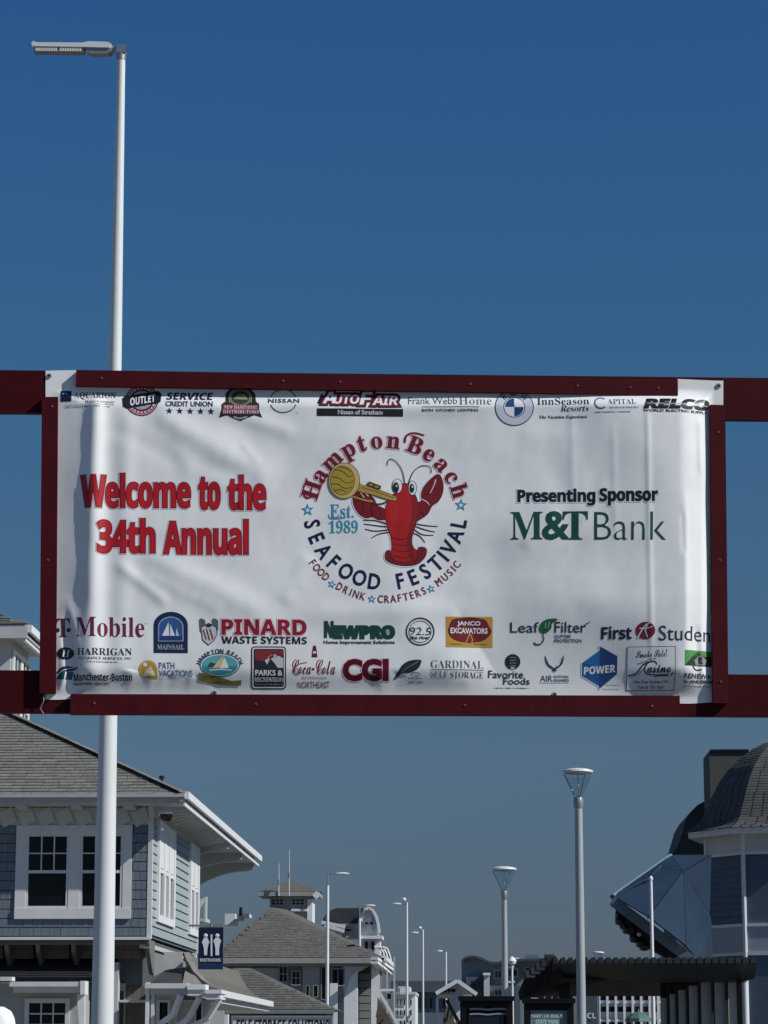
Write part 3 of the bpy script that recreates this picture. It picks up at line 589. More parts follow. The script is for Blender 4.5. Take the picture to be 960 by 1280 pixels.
printed('logo', [(poly(ellipse(275, 832.5, 25.2, 14.6)), (34, 84, 90), 0), (poly(ellipse(275, 832.5, 24, 13.4)), WHT, 1), (poly(ellipse(275, 832.5, 22.8, 12.2)), (92, 164, 172), 2), (poly(ellipse(275, 834, 22.4, 11, 20, 0, 180)), (52, 134, 148), 3), (poly([(259, 835), (263, 829), (270, 831), (272, 835)]), (50, 70, 50), 4), (poly([(266, 836), (279, 821), (281, 836)]), (210, 186, 120), 5), (poly([(275, 837), (281, 823), (286, 836)]), WHT, 6), (stroke([(262, 839), (275, 838), (290, 839)], 1.2), WHT, 5),
                 (arc_text('HAMPTON BEACH', 'bold', 275, 838, 28, 22.5, -68, 68, 6, wscale=.9), (36, 60, 70), 0), (poly([(248, 842), (262, 844), (264, 850), (290, 852), (302, 851), (301, 858), (276, 857), (262, 855), (249, 851)]), OLV, 7), (dashes(264, 853.5, 291, 1.4, 7, .03), (70, 64, 40), 8)], 'teal oval with a sailboat above an olive ribbon')
def rr(x0, y0, x1, y1, r_): return poly(ellipse(x0 + r_, y0 + r_, r_, r_, 4, 180, 270) + ellipse(x1 - r_, y0 + r_, r_, r_, 4, 270, 360) + ellipse(x1 - r_, y1 - r_, r_, r_, 4, 0, 90) + ellipse(x0 + r_, y1 - r_, r_, r_, 4, 90, 180))
printed('logo', [(rr(314, 809.5, 357.5, 862, 4), (30, 32, 38), 0), (rr(315.5, 811, 356, 860.5, 3), WHT, 1), (rr(317, 812.5, 354.8, 859, 2), (34, 34, 42), 2), (poly([(319, 814), (354, 814), (354, 820), (342, 815.5), (328, 828), (319, 826)]), (130, 40, 46), 3), (poly([(330, 826), (341, 817.5), (354, 824), (354, 836), (347, 836), (343, 830), (338, 824), (334, 832)]), (190, 194, 200), 3), (T('PARKS &', 319, 838.5, 353, 845.5, 'bold', .004, off=.01), WHT, 3), (T('RECREATION', 318.5, 847.5, 354, 853, 'bold', .004, off=.005), (190, 194, 200), 3), (dashes(319, 856, 354, 1.5, 12), (150, 154, 160), 3)], 'black framed badge with dark pines on a red sky')
cc = T('Coca-Cola', 365.5, 825.5, 419, 844, 'script', .0)
printed('logo', [(cc, (128, 24, 36), 1), (stroke([(373, 845), (366, 840), (372, 832), (384, 829)], 1.2, .7), (128, 24, 36), 2), (poly([(391.6, 808), (394.6, 808), (396, 815), (396.6, 822.5), (389.6, 822.5), (390.2, 815)]), (90, 24, 34), 0), (rect(391, 815, 395.2, 818), PINK, 1), (T('BEVERAGES', 378, 846.6, 408, 849.6, 'sans', 0, sp=1.3), (96, 70, 80), 0), (T('NORTHEAST', 372, 852.6, 412, 860.6, 'sans', 0, off=.006), (110, 60, 70), 0)], 'red script lettering under a small bottle')
cg = T('CGI', 428, 825, 485, 852, 'sans', 0, off=.05)
printed('logo', [(outline(cg, 1.6), PINK, 0), (cg, (122, 20, 46), 1), (outline(cg, .5), (122, 20, 46), 1)], 'large crimson three letter logo')
fe = poly(spline([(492, 850), (497, 841), (503, 832), (512, 827), (524, 826), (526, 829), (522, 837), (512, 842), (502, 843), (496, 849)], 4))
printed('logo', [(fe, (34, 42, 46), 0), (stroke([(493, 850), (506, 838), (523, 828)], .8), (120, 126, 128), 1), (ring(519, 843.8, 6, 2.6, .9), GRY, 0), (dashes(510, 849, 528, 2.4, 21), (76, 84, 96), 0), (dashes(510, 853.6, 528, 2.4, 22), (76, 84, 96), 0)], 'dark feather above tiny grey print')
printed('logo', [(T('GARDINAL', 538, 826.6, 604, 836.2, 'serif', .004, off=-.014), GRY, 0), (rect(538, 837.7, 604.5, 838.4, .004), GRY, 0), (T('SELF STORAGE', 538, 840, 604, 848.5, 'serif', .004, off=-.014), GRY, 0)], 'grey thin serif lettering in two ruled lines')
printed('logo', [(poly(ellipse(640.5, 827.8, 9.6, 9.6)), (20, 44, 40), 0)] + [(stroke([(637, 823 + 3.4 * k), (640, 822.2 + 3.4 * k), (645, 823 + 3.4 * k)], .9), (130, 150, 140), 1) for k in range(4)] + [(rect(638, 834, 643, 837.5), (170, 176, 180), 1), (T('Favorite', 610, 838.5, 654, 848, 'sans', .004, off=.012), (50, 62, 62), 2), (T('Foods', 629, 847.5, 662, 856, 'sans', .004, off=.012), (50, 62, 62), 2), (dashes(617, 860.2, 661, 1.5, 31), (60, 70, 70), 0)], 'dark green disc above two lines of thin lettering')
wg = lambda s_: [(poly(spline([(692.5 + s_ * 2, 834), (692.5 + s_ * 7, 831), (692.5 + s_ * 11.5, 819.5), (692.5 + s_ * 11, 828), (692.5 + s_ * 8, 833), (692.5 + s_ * 3, 836.5)], 3)), (56, 66, 84), 0), (stroke([(692.5 + s_ * 2.5, 832), (692.5 + s_ * 6, 829), (692.5 + s_ * 10, 822)], .6), WHT, 1)]
printed('logo', wg(1) + wg(-1) + [(star(692.5, 837.5, 3.6, 180, .6), (56, 66, 84), 0), (T('AIR', 675, 844.5, 690.5, 852.2, 'sans', .004), (54, 72, 100), 0), (T('NATIONAL', 691.5, 844.6, 711, 847.6, 'bold', .004), (90, 100, 116), 0), (T('GUARD', 691.5, 848.8, 711, 852.4, 'bold', .004), (90, 100, 116), 0), (rect(674, 853.6, 711, 854.1), GRY, 0)], 'winged star emblem above small letters')
pw = poly([(749.3, 809.5), (770.5, 821.5), (770.5, 843.5), (749, 861.5), (748, 857.5), (727, 845.5), (727, 829.5), (748.8, 814)])
po = fit(glyphs('POWER', 'bold', .015), 729.5, 833, 768.5, 842.5); po = ([(x, y - (x - 749) * .07) for x, y in po[0]], po[1])
printed('logo', [(outline(pw, 1.2), WHT, 0), (pw, (24, 86, 148), 1), (poly([(749.3, 809.5), (770.5, 821.5), (770.5, 843.5), (749, 861.5), (748.5, 830)]), (24, 68, 120), 2), (poly([(727, 829.5), (748.8, 814), (748.8, 835)]), (34, 108, 172), 2), (po, WHT, 3), (rect(752.5, 856.5, 774, 857), GRY, 0), (rect(752.5, 861.5, 774, 862), GRY, 0)], 'blue folded hexagon with white lettering')
cs = T('asino', 807, 833, 836, 843, 'script', .01, off=.014)
printed('logo', [(outline(rect(783, 811.2, 841, 863.2, .002), .8), (50, 56, 66), 0), (rect(783, 811.2, 841, 863.2, .002), (226, 229, 231), 1), (T('Smoke Sale!', 793, 815, 831, 824.5, 'script', -.03, off=.012), (44, 48, 56), 2), (dashes(795, 832, 812, 2, 41, -.35), (60, 64, 72), 2), (dashes(808, 825.6, 818, 1.6, 42), (60, 64, 72), 2), (stroke([(784, 846), (794, 843), (801, 834), (808, 830), (813, 829)], 1.6, 2.2), (34, 38, 46), 2), (stroke([(787, 848), (797, 844), (803, 837)], .8), (34, 38, 46), 2), (stroke([(819, 833), (816, 829), (809, 830), (804, 837), (807, 844), (820, 845.5), (836, 845), (839, 843)], 1.8, 1.4), (34, 38, 46), 3), (stroke([(815, 847.5), (826, 846.5), (837, 847.5)], 1), (34, 38, 46), 3), (cs, (34, 38, 46), 4),
                 (T('One Stop Summer Of', 791, 851.5, 833.5, 856, 'bi', .006), (44, 48, 56), 2), (T('Fun In The Sun!', 796, 857.4, 829, 861.6, 'bi', .006), (44, 48, 56), 2)], 'black bordered box with flowing script lettering')
printed('logo', [(rect(853.5, 815, 889, 834, .004), (74, 150, 74), 0), (poly([(853.5, 834), (862, 824), (870, 816.5), (878, 822), (889, 822), (889, 834.3)]), (44, 50, 48), 1), (poly([(866, 827), (874, 820), (882, 826), (880, 833), (868, 833)]), (140, 150, 146), 2), (rect(871, 823, 876, 832), (30, 34, 32), 3), (stroke([(864, 834), (868, 839), (876, 838)], 1.6), (34, 38, 40), 1), (T('RENEWAL', 853, 843.4, 893, 849.4, 'bold', .003, sp=1.1), (64, 68, 74), 0), (T('by ANDERSEN', 853, 851.2, 893, 856, 'bold', .003), (64, 68, 74), 0), (dashes(853, 858.8, 888, 1.2, 51), (80, 84, 90), 0)], 'green box with a dark rooftop drawing, partly under the right batten')
# grommets in the corner tabs and the lower hem
for px, py in ((61.5, 470), (898, 482.5), (268, 866.6), (693, 868.5), (896, 874)):
    p = onpl(px, py) + BN * (hh(px, py) + .004); o_ = MB(); o_.tube(p - BN * .004, p + BN * .005, .020, .017, 14); o_.build('grommet', grey, banner)
    MB().tube(p + BN * .0045, p + BN * .0062, .009, .009, 10).build('grommet_hole', black, banner)
p = onpl(54.5, 868, .03); MB().path([p, p + V((.004, -.01, -.05)), p + V((-.02, -.012, -.1)), p + V((.006, -.01, -.14)), p + V((0, -.01, -.17))], .0035).build('tie_cord', grey, banner)

# ================================================================== THE BEACH HOUSE ON THE LEFT (front wall on Y = 60, side wall on X = XS)
YF = 60.; XS = xat(187, YF); XE, YE = xat(228, 59.15), 59.15       # wall corner; roof eave corner
ZE = hgt(1003, YE); ZT = hgt(992, YE); ZS = hgt(1171.5, YF)          # soffit, top of fascia, underside of upper storey
hs = thing('beach_house', 'two storey blue grey shingled beach house with hipped roof and white trimmed windows', 'house', (XS - 8, YF + 6, 0))
XL = -30.
# upper storey walls
MB().box(XL, XS, YF, 69.9, ZS, ZE).build('upper_wall', mat('sheathing', (.10, .13, .16), .8), hs)
MB().box(XL, XS - 2.4, 69.9, 79.2, 0, ZE).build('rear_wall', clap, hs)
fw = MB().box(XL, XS - .02, YF - .035, YF - .001, hgt(1030, YF), ZE - .02).build('frieze', offw, hs)
for k in range(26):                           # lapped frieze boards in the cove under the soffit
    x = XS - .25 - k * .42
    MB().obox((x, YF - .06, (hgt(1030, YF) + ZE) / 2 - .03), (.15, 0, .07), (-.06, 0, .16), (0, .012, 0)).build('frieze_board', offw, hs)
# shingles, one by one
def shingle_wall(x0, x1, z0, z1, skip=(), ex=.197):
    rows = int(round((z1 - z0) / ex)); e = (z1 - z0) / rows
    for r in range(rows):
        z = z0 + r * e; x = x1
        while x > x0 + .03:
            w_ = random.uniform(.10, .20); a = max(x - w_, x0); z_ = z + random.uniform(-.006, .004)
            if not any(a < s[1] and x > s[0] and z + e > s[2] + .02 and z < s[3] - .02 for s in skip):
                t = random.uniform(.030, .036)
                piece('shingle', bluesh, hs, a + .003, x - .003, YF - t, YF - .001, z + .016 + random.uniform(0, .006), z + e - .002)
            x = a
wx0, wx1, wz0, wz1 = xat(17, YF), xat(163, YF), hgt(1148, YF), hgt(1030.5, YF)
shingle_wall(xat(-42, YF), XS - .07, ZS + .02, wz0, (), .2)
shingle_wall(xat(-42, YF), wx0, wz0, hgt(1030, YF), (), .2)
shingle_wall(wx1, XS - .07, wz0, hgt(1030, YF), (), .2)
MB().box(XS - .07, XS + .03, YF - .045, YF + .10, ZS - .02, ZE).build('corner_board', trim, hs)
MB().box(XL, XS + .02, YF - .09, YF - .03, ZS - .05, ZS + .012).build('water_table', trim, hs)
# double window
def sash_window(x0, x1, z0, z1, y, parent, cols, rows_up, casing=.0, rough=True, body=trim):
    """double-hung window facing -Y: frame, lower pane, upper panes"""
    w_ = MB(); f = .055; zm = z0 + (z1 - z0) * .49
    w_.box(x0, x0 + f, y - .03, y + .06, z0, z1).box(x1 - f, x1, y - .03, y + .06, z0, z1).box(x0 + f, x1 - f, y - .03, y + .06, z0, z0 + f).box(x0 + f, x1 - f, y - .03, y + .06, z1 - f, z1)
    w_.box(x0 + f, x1 - f, y - .022, y + .05, zm - .03, zm + .035)
    for c in range(1, cols): xx = x0 + f + (x1 - x0 - 2 * f) * c / cols; w_.box(xx - .014, xx + .014, y - .012, y + .03, zm + .035, z1 - f)
    for r in range(1, rows_up):
        zz = zm + .035 + (z1 - f - zm - .035) * r / rows_up
        for c in range(cols):
            a = x0 + f + (x1 - x0 - 2 * f) * c / cols + (.014 if c else 0); b = x0 + f + (x1 - x0 - 2 * f) * (c + 1) / cols - (.014 if c < cols - 1 else 0)
            w_.box(a, b, y - .010, y + .03, zz - .013, zz + .013)
    wn = w_.build('window', body, parent)
    piece('pane', glass, wn, x0 + f, x1 - f, y + .012, y + .02, z0 + f, zm - .03)
    for c in range(cols):
        for r in range(rows_up):
            a = x0 + f + (x1 - x0 - 2 * f) * c / cols + .014 * (c > 0); b = x0 + f + (x1 - x0 - 2 * f) * (c + 1) / cols - .014 * (c < cols - 1)
            za = zm + .035 + (z1 - f - zm - .035) * r / rows_up + .013 * (r > 0); zb = zm + .035 + (z1 - f - zm - .035) * (r + 1) / rows_up - .013 * (r < rows_up - 1)
            piece('pane', glass, wn, a, b, y + .002, y + .01, za, zb)
    return wn
c_ = MB(); ya, yb = YF - .07, YF - .003
oz0, oz1 = hgt(1135, YF), hgt(1041.5, YF)
xs_ = [wx0, xat(30, YF), xat(84, YF), xat(98, YF), xat(152, YF), wx1]
c_.box(wx0, wx1, ya, yb, oz1, wz1).box(wx0, wx1, ya - .02, yb, wz0, oz0)
c_.box(xs_[0], xs_[1], ya, yb, oz0, oz1).box(xs_[2], xs_[3], ya, yb, oz0, oz1).box(xs_[4], xs_[5], ya, yb, oz0, oz1)
c_.build('window_casing', trim, hs)
for a, b in ((xs_[1], xs_[2]), (xs_[3], xs_[4])): sash_window(a, b, oz0, oz1, YF - .03, hs, 3, 2)
# side wall: clapboards and tall white windows facing +X
ys0, ys1, zs0, zs1 = 60.75, 64.3, hgt(1151, 60.9), 6.55
wins = [(60.85, 64.2), (67.6, 69.75)]
zb_ = ZS + .06; nb = 13; eb = (6.62 - zb_) / nb
for r in range(nb):
    z = zb_ + r * eb
    spans = [(YF + .1, 69.9)]
    if z + eb > 4.5 and z < 6.56: spans = [(YF + .1, wins[0][0]), (wins[0][1], wins[1][0]), (wins[1][1], 69.9)]
    for a, b in spans:
        if b - a < .03: continue
        o_ = MB(); o_.prism([(XS + .001, a, z), (XS + .042, a, z + .004), (XS + .008, a, z + eb + .01), (XS + .001, a, z + eb + .01)], (0, b - a, 0)); o_.build('clapboard', clap, hs)
MB().box(XS, XS + .05, YF + .1, 69.9, 6.62, ZE).build('frieze', trim, hs)
MB().box(XS, XS + .06, 69.75, 69.97, ZS - .02, ZE).build('corner_board', white, hs)
for (a, b) in wins:
    n = 3 if b - a > 3 else 2; zc = 4.5 + (6.54 - 4.5) * .5
    f = MB(); x0, x1 = XS + .002, XS + .085
    f.box(x0, x1, a, b, 4.36, 4.52).box(x0, x1, a, b, 6.44, 6.60).box(x0, x1, a, a + .28, 4.52, 6.44).box(x0, x1, b - .28, b, 4.52, 6.44)
    wd = (b - a - .56) / n
    for k in range(1, n): f.box(x0, x1, a + .28 + wd * k - .17, a + .28 + wd * k + .17, 4.52, 6.44)
    f.box(x0, x1 - .02, a + .28, b - .28, zc - .05, zc + .05)
    wn = f.build('window', white, hs)
    for k in range(n):
        y0 = a + .28 + wd * k + (.17 if k else 0); y1 = a + .28 + wd * (k + 1) - (.17 if k < n - 1 else 0)
        piece('pane', glass, wn, XS + .01, XS + .02, y0, y1, 4.52, zc - .05)
        piece('white_panel', white, wn, XS + .03, XS + .078, y0 + .03, y1 - .03, zc + .05, 6.44)  # plain white panels fill the upper half
# roof
SL = .5; ridge = 10.2
RX0 = -44.; RY1 = 79.5
rf = MB(); zt = ZT
apx = (XE - ridge, (YE + RY1) / 2, zt + ridge * SL)
rf.add([(XE, YE, zt), (RX0, YE, zt), (RX0, YE + ridge, zt + ridge * SL), (XE - ridge, YE + ridge, zt + ridge * SL), (XE, RY1, zt), (RX0, RY1, zt)],
       [(0, 1, 2, 3), (0, 3, 4), (4, 3, 2, 5), (0, 4, 5, 1)])
roof = rf.build('roof', roofm, hs)
sp = MB(); s2 = sqrt(1 + SL * SL)
shingle_plane(sp, (XE + .0, YE - .03, zt - .01), (-1, 0, 0), (0, 1, SL), 21., 6.6, lambda x, y: x > y / s2 + .03 and y < 6.6, ex=.185, tw=.32, th=.014)
sp.build('shingle_courses', roofm, roof, kind='stuff')
hp = MB()                                    # hip caps
for k in range(34):
    a = V((XE - .02 - k * .29, YE + .02 + k * .29, zt + .02 + k * .29 * SL)); b = a + V((-.33, .33, .33 * SL))
    hp.obox((a + b) / 2 + V((0, 0, .02)), (b - a) / 2, V((.1, .1, -.02)), V((0, 0, .010)))
hp.build('hip_cap', roofm, roof, kind='stuff')
fz = MB().box(RX0, XE + .0, YE, YE + .05, hgt(1001, YE), ZT - .005).build('fascia', greyt, hs)
MB().box(RX0, XE, YE - .05, YE - .001, hgt(995.5, YE), ZT + .015).build('gutter', greyt, hs)
MB().box(XE + .001, XE + .09, YE - .02, RY1, ZT - .10, ZT + .06).build('gutter', white, hs)
MB().box(XE - .04, XE, YE + .06, RY1, ZE - .05, ZE + .06).build('fascia', white, hs)
MB().box(RX0, XE - .05, YE + .055, RY1, ZE, ZE + .05).build('soffit', offw, hs)
for k in range(12):                           # blocks under the front soffit
    x = xat(158, YE + .2) - k * (xat(91, YE) - xat(22, YE))
    if k == 0: continue
for px in (158, 91, 22, -47): a_ = xat(px - 6, YE + .3); MB().box(a_, a_ + .22, YE + .15, YF - .1, ZE - .09, ZE).build('soffit_block', offw, hs)
for k in range(15):                           # rafter tails along the side eave
    y = 60.2 + k * .68
    MB().prism([(XS + .05, y, ZE - .001), (XE - .08, y, ZE - .001), (XE - .10, y, ZE - .07), (XE - .34, y, ZE - .09), (XS + .05, y, ZE - .20)], (0, .12, 0)).build('rafter_tail', offw, hs)
def curved_bracket(y, th=.28):
    n = 10; z0 = 3.9; P = [(XS - 2.4, y, ZE - .001), (XE - .10, y, ZE - .001), (XE - .10, y, ZE - .16)]
    for i in range(n + 1): t = i / n * pi / 2; P.append((XE - .25 - (XE - XS + 1.85) * sin(t), y, ZE - .22 - 2.6 * (1 - cos(t))))
    return MB().prism(P, (0, th, 0))
for y in (70.6, 74.6, 78.7): curved_bracket(y).build('eave_bracket', offw, hs)
p = at(202, 976, 62.5); MB().lathe((p.x, p.y, p.z - .1), [(.03, 0), (.03, .14), (.07, .15), (.07, .2), (.02, .22)], 10).build('roof_vent', black, hs)
# underside and bracket zone under the upper storey
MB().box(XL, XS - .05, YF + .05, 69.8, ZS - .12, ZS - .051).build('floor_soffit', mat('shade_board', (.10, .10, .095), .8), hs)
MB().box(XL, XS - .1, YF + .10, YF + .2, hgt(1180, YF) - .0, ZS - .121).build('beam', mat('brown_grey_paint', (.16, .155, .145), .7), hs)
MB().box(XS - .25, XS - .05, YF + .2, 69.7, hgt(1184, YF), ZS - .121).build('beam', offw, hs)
pz0, pz1 = hgt(1198, YF + .8), hgt(1180, YF + .8)
edges = [(-38, 3), (10, 41), (49, 86), (93, 176)]
for a, b in edges:
    pn = MB().box(xat(a, YF + .8), xat(b, YF + .8), YF + .8, YF + .84, pz0, pz1).build('shingled_panel', mat('tan_shingle', (.17, .155, .135), .85, var=.2, rnd=.1, stretch=(12, 12, 1)), hs)
    x = xat(a, YF + .8)
    while x < xat(b, YF + .8) - .17:
        piece('shingle', MATS['tan_shingle'], pn, x + .005, x + .155, YF + .78, YF + .799, pz0 + .01, pz0 + .2)
        x += .16
for px in (6, 45, 89.5, 182):
    x = xat(px, YF + .3); MB().prism([(x, YF + .12, pz1 + .08), (x, YF + 1.2, pz1 + .08), (x, YF + 1.2, pz0 - .35), (x, YF + .9, pz0 - .3), (x, YF + .25, pz1 - .18)], (.09, 0, 0)).build('bracket', mat('brown_grey_paint', (.16, .155, .145), .7), hs)
# ground floor
YG = YF + 1.3; XG = xat(190, YG)
MB().box(XL, XG, YG, 79, 0, ZS - .13).build('lower_wall', mat('lower_siding', (.2, .215, .22), .8, var=.08), hs)
pr = MB(); za, zb = hgt(1198, YF + 1.2), hgt(1229, YF - .3)
pr.prism([(XL, YF + 1.28, za), (XL, YF - .25, zb + .12), (XL, YF - .25, zb), (XL, YF + 1.28, zb)], (xat(137, YF) - XL, 0, 0))
pr.build('pent_roof', pentm, hs)
sp = MB(); shingle_plane(sp, (xat(136, YF), YF - .27, zb + .12), (-1, 0, 0), (0, 1.53, za - zb - .12), 10, 1.8, lambda x, y: True, ex=.14, tw=.25, th=.012)
sp.build('shingle_courses', pentm, hs, kind='stuff')
# left porch with window
YP = YF - 1.1
MB().box(*bx(-30, 1228, 106, 1290, YP + .35, .8)).build('porch_wall', mat('porch_siding', (.36, .37, .36), .7, var=.05), hs)
pc = MB(); a, b, y0, y1, z0, z1 = bx(12.5, 1226, 103, 1233, YP - .15, .5)
MB().box(a, b, YP - .15, YP + .35, hgt(1233, YP), hgt(1227, YP)).build('porch_cornice', trim, hs)
MB().box(a + .06, b - .06, YP - .06, YP + .35, hgt(1240.5, YP), hgt(1233.2, YP)).build('porch_fascia', trim, hs)
MB().box(b - .04, b + .06, YP - .17, YP + .36, hgt(1243, YP), hgt(1226, YP)).build('cornice_return', white, hs)
q = at(103, 1243, YP); MB().prism([(q.x - .12, YP, q.z), (q.x + .05, YP, q.z), (q.x + .08, YP, 0), (q.x - .03, YP, 0), (q.x - .03, YP, q.z - .9)], (0, .12, 0)).build('porch_post', white, hs)
def simple_window(name, px0, py0, px1, py1, Y, parent, cols, rows, fr=trim, bar_=.03, edge_=.07, dep=.05, par_name='window'):
    x0, x1, y0, y1, z0, z1 = bx(px0, py0, px1, py1, Y, dep); f = MB(); e = min(edge_, (x1 - x0) * .18)
    f.box(x0, x0 + e, Y - dep, Y, z0, z1).box(x1 - e, x1, Y - dep, Y, z0, z1).box(x0 + e, x1 - e, Y - dep, Y, z0, z0 + e).box(x0 + e, x1 - e, Y - dep, Y, z1 - e, z1)
    W, H = x1 - x0 - 2 * e, z1 - z0 - 2 * e
    for c in range(1, cols): xx = x0 + e + W * c / cols; f.box(xx - bar_ / 2, xx + bar_ / 2, Y - dep * .8, Y, z0 + e, z1 - e)
    for r in range(1, rows):
        zz = z0 + e + H * r / rows
        for c in range(cols): f.box(x0 + e + W * c / cols + bar_ / 2, x0 + e + W * (c + 1) / cols - bar_ / 2, Y - dep * .7, Y, zz - bar_ / 2, zz + bar_ / 2)
    o = f.build(name, fr, parent)
    for c in range(cols):
        for r in range(rows): piece('pane', glass, o, x0 + e + W * c / cols + bar_ / 2 * (c > 0), x0 + e + W * (c + 1) / cols - bar_ / 2 * (c < cols - 1), Y - dep * .4, Y - dep * .3, z0 + e + H * r / rows + bar_ / 2 * (r > 0), z0 + e + H * (r + 1) / rows - bar_ / 2 * (r < rows - 1))
    return o
simple_window('window', 30, 1248, 88, 1300, YP + .34, hs, 3, 3, edge_=.10)
MB().box(*bx(0, 1221, 15, 1226, YP - .1, .4)).build('porch_cornice', trim, hs)
# between porch and entrance
MB().box(*bx(137, 1203, 148, 1300, YF + .3, .3)).build('post', offw, hs)
sd = MB().box(*bx(148.5, 1229, 157, 1300, YG - .1, .09)).build('sidelight', mat('pale_green_panel', (.42, .5, .47), .6), hs)
for k in range(4): piece('pane', mat('green_glass', (.06, .1, .11), .1), sd, xat(150.5, YG - .12), xat(155.5, YG - .12), YG - .12, YG - .105, hgt(1246 + k * 13 + 7, YG), hgt(1239 + k * 13, YG))
rows_ = 5
for r in range(7):
    zb0 = hgt(1233 + r * 9.5 + 9.5, YG); x = xat(159, YG)
    while x < xat(182, YG): w_ = random.uniform(.13, .2); piece('shingle', MATS['tan_shingle'], hs, x + .004, min(x + w_, xat(182.5, YG)) - .004, YG - .03, YG - .001, zb0 + .006, zb0 + .175); x += w_
# entrance portico
YQ = YF - .6
MB().box(*bx(181, 1228, 187, 1300, YQ, .2)).build('portico_post', white, hs)
MB().box(*bx(188, 1238, 193, 1300, YQ + .02, .2)).build('portico_post', trim, hs)
MB().box(*bx(181, 1229, 235, 1235.5, YQ - .12, 1.2)).build('portico_cornice', trim, hs)
MB().box(*bx(187.5, 1235.7, 234, 1243, YQ - .03, 1.1)).build('portico_fascia', offw, hs)
MB().box(*bx(234, 1230.5, 257, 1237, YQ - .3, 1.2)).build('portico_cornice', white, hs)
MB().box(*bx(234.2, 1237.3, 256, 1244.5, YQ - .26, 1.1)).build('portico_fascia', white, hs)
MB().box(*bx(256, 1237, 277, 1242, YQ - .5, 1.3)).build('portico_cornice', white, hs)
MB().box(*bx(257, 1242.3, 275.5, 1249, YQ - .46, 1.2)).build('portico_fascia', white, hs)
MB().box(*bx(194, 1243, 222, 1300, YQ + .9, .1)).build('entrance_wall', offw, hs)
MB().box(*bx(222, 1250, 262, 1300, YQ + 1.2, .1)).build('entrance_wall', offw, hs)
simple_window('window', 196, 1250, 213, 1305, YQ + .88, hs, 1, 2)
simple_window('window', 243, 1252, 254, 1305, YQ + 1.18, hs, 1, 2)
for (a, b) in (((226, 1244), (200, 1280)), ((250, 1246), (214, 1288)), ((274, 1250), (238, 1284))):
    pa, pb = at(*a, YQ - .1), at(*b, YQ + .15); mid = (pa + pb) / 2 + V((.07, 0, -.10))
    m_ = MB(); m_.bar(pa, mid, .12, .09).bar(mid, pb, .12, .09); m_.build('knee_brace', white, hs)
# dark low roof over the entrance and the flared skirt roof down the side
MB().prism([at(186, 1231, YQ), at(190, 1222, YQ + .4), at(208, 1212, YQ + 1.2), at(240, 1208, YQ + 1.5), at(247, 1213, YQ + 1.0), at(226, 1231, YQ)], (0, .35, 0)).build('entrance_roof', roofk, hs)
MB().prism([at(205, 1190, YF + 1.25), at(228, 1190, YF + 1.25), at(228, 1212, YF + 1.25), at(205, 1212, YF + 1.25)], (0, .1, 0)).build('upper_panel', offw, hs)
prof = [(228, 1192), (233, 1204), (241, 1217), (252, 1228), (264, 1236), (276, 1240.5)]
PR = [at(px, py, YF - .2) for px, py in prof]
sk = MB()
for i in range(len(PR) - 1):
    a, b = PR[i], PR[i + 1]; sk.prism([(a.x, YF - .2 + (len(PR) - 1 - i) * .12, a.z), (b.x, YF - .2 + (len(PR) - 2 - i) * .12, b.z), (b.x, 74, b.z), (a.x, 74, a.z)], (0, 0, -.05))
sk.build('flared_roof', roofd, hs)
for i in range(len(PR) - 1):
    a, b = PR[i], PR[i + 1]; MB().bar((a.x + .02, YF - .25 + (5 - i) * .12, a.z + .03), (b.x + .02, YF - .25 + (4 - i) * .12, b.z + .03), .16, .07).build('hip_cap', roofm, hs)
fl = MB(); left = [at(213, 1226, YQ + .1), at(240, 1217, YQ + .6), at(264, 1237, YQ + .1)]
MB().prism([at(233, 1205, YF + .5), at(228, 1231, YQ), at(258, 1238, YQ)], (0, .06, 0)).build('flared_roof_front', roofm, hs)
XK = PR[-1].x
MB().box(XK, XK + .09, YF - .25, 74, PR[-1].z - .10, PR[-1].z + .04).build('gutter', white, hs)
MB().box(XK - .12, XK - .03, YF - .1, 73.9, PR[-1].z - .22, PR[-1].z - .11).build('fascia', white, hs)
MB().box(XS - .7, XK - .13, YF + .4, 73.8, PR[-1].z - .20, PR[-1].z - .15).build('soffit', offw, hs)
# turned bracket and balcony seen past the corner
MB().box(*bx(255.5, 1121, 258.5, 1153, 72, .15)).build('balcony_post', white, hs)
MB().prism([at(246, 1126, 72), at(256, 1122, 72), at(256, 1127, 72), at(250, 1136, 72), at(249, 1147, 72), at(245.5, 1148, 72)], (0, .15, 0)).build('scroll_bracket', white, hs)
MB().box(*bx(240, 1112, 246.5, 1200, 70.4, .12)).build('downpipe', white, hs)
MB().box(*bx(235, 1148, 258, 1152, 72.3, 1)).build('balcony_floor', offw, hs)
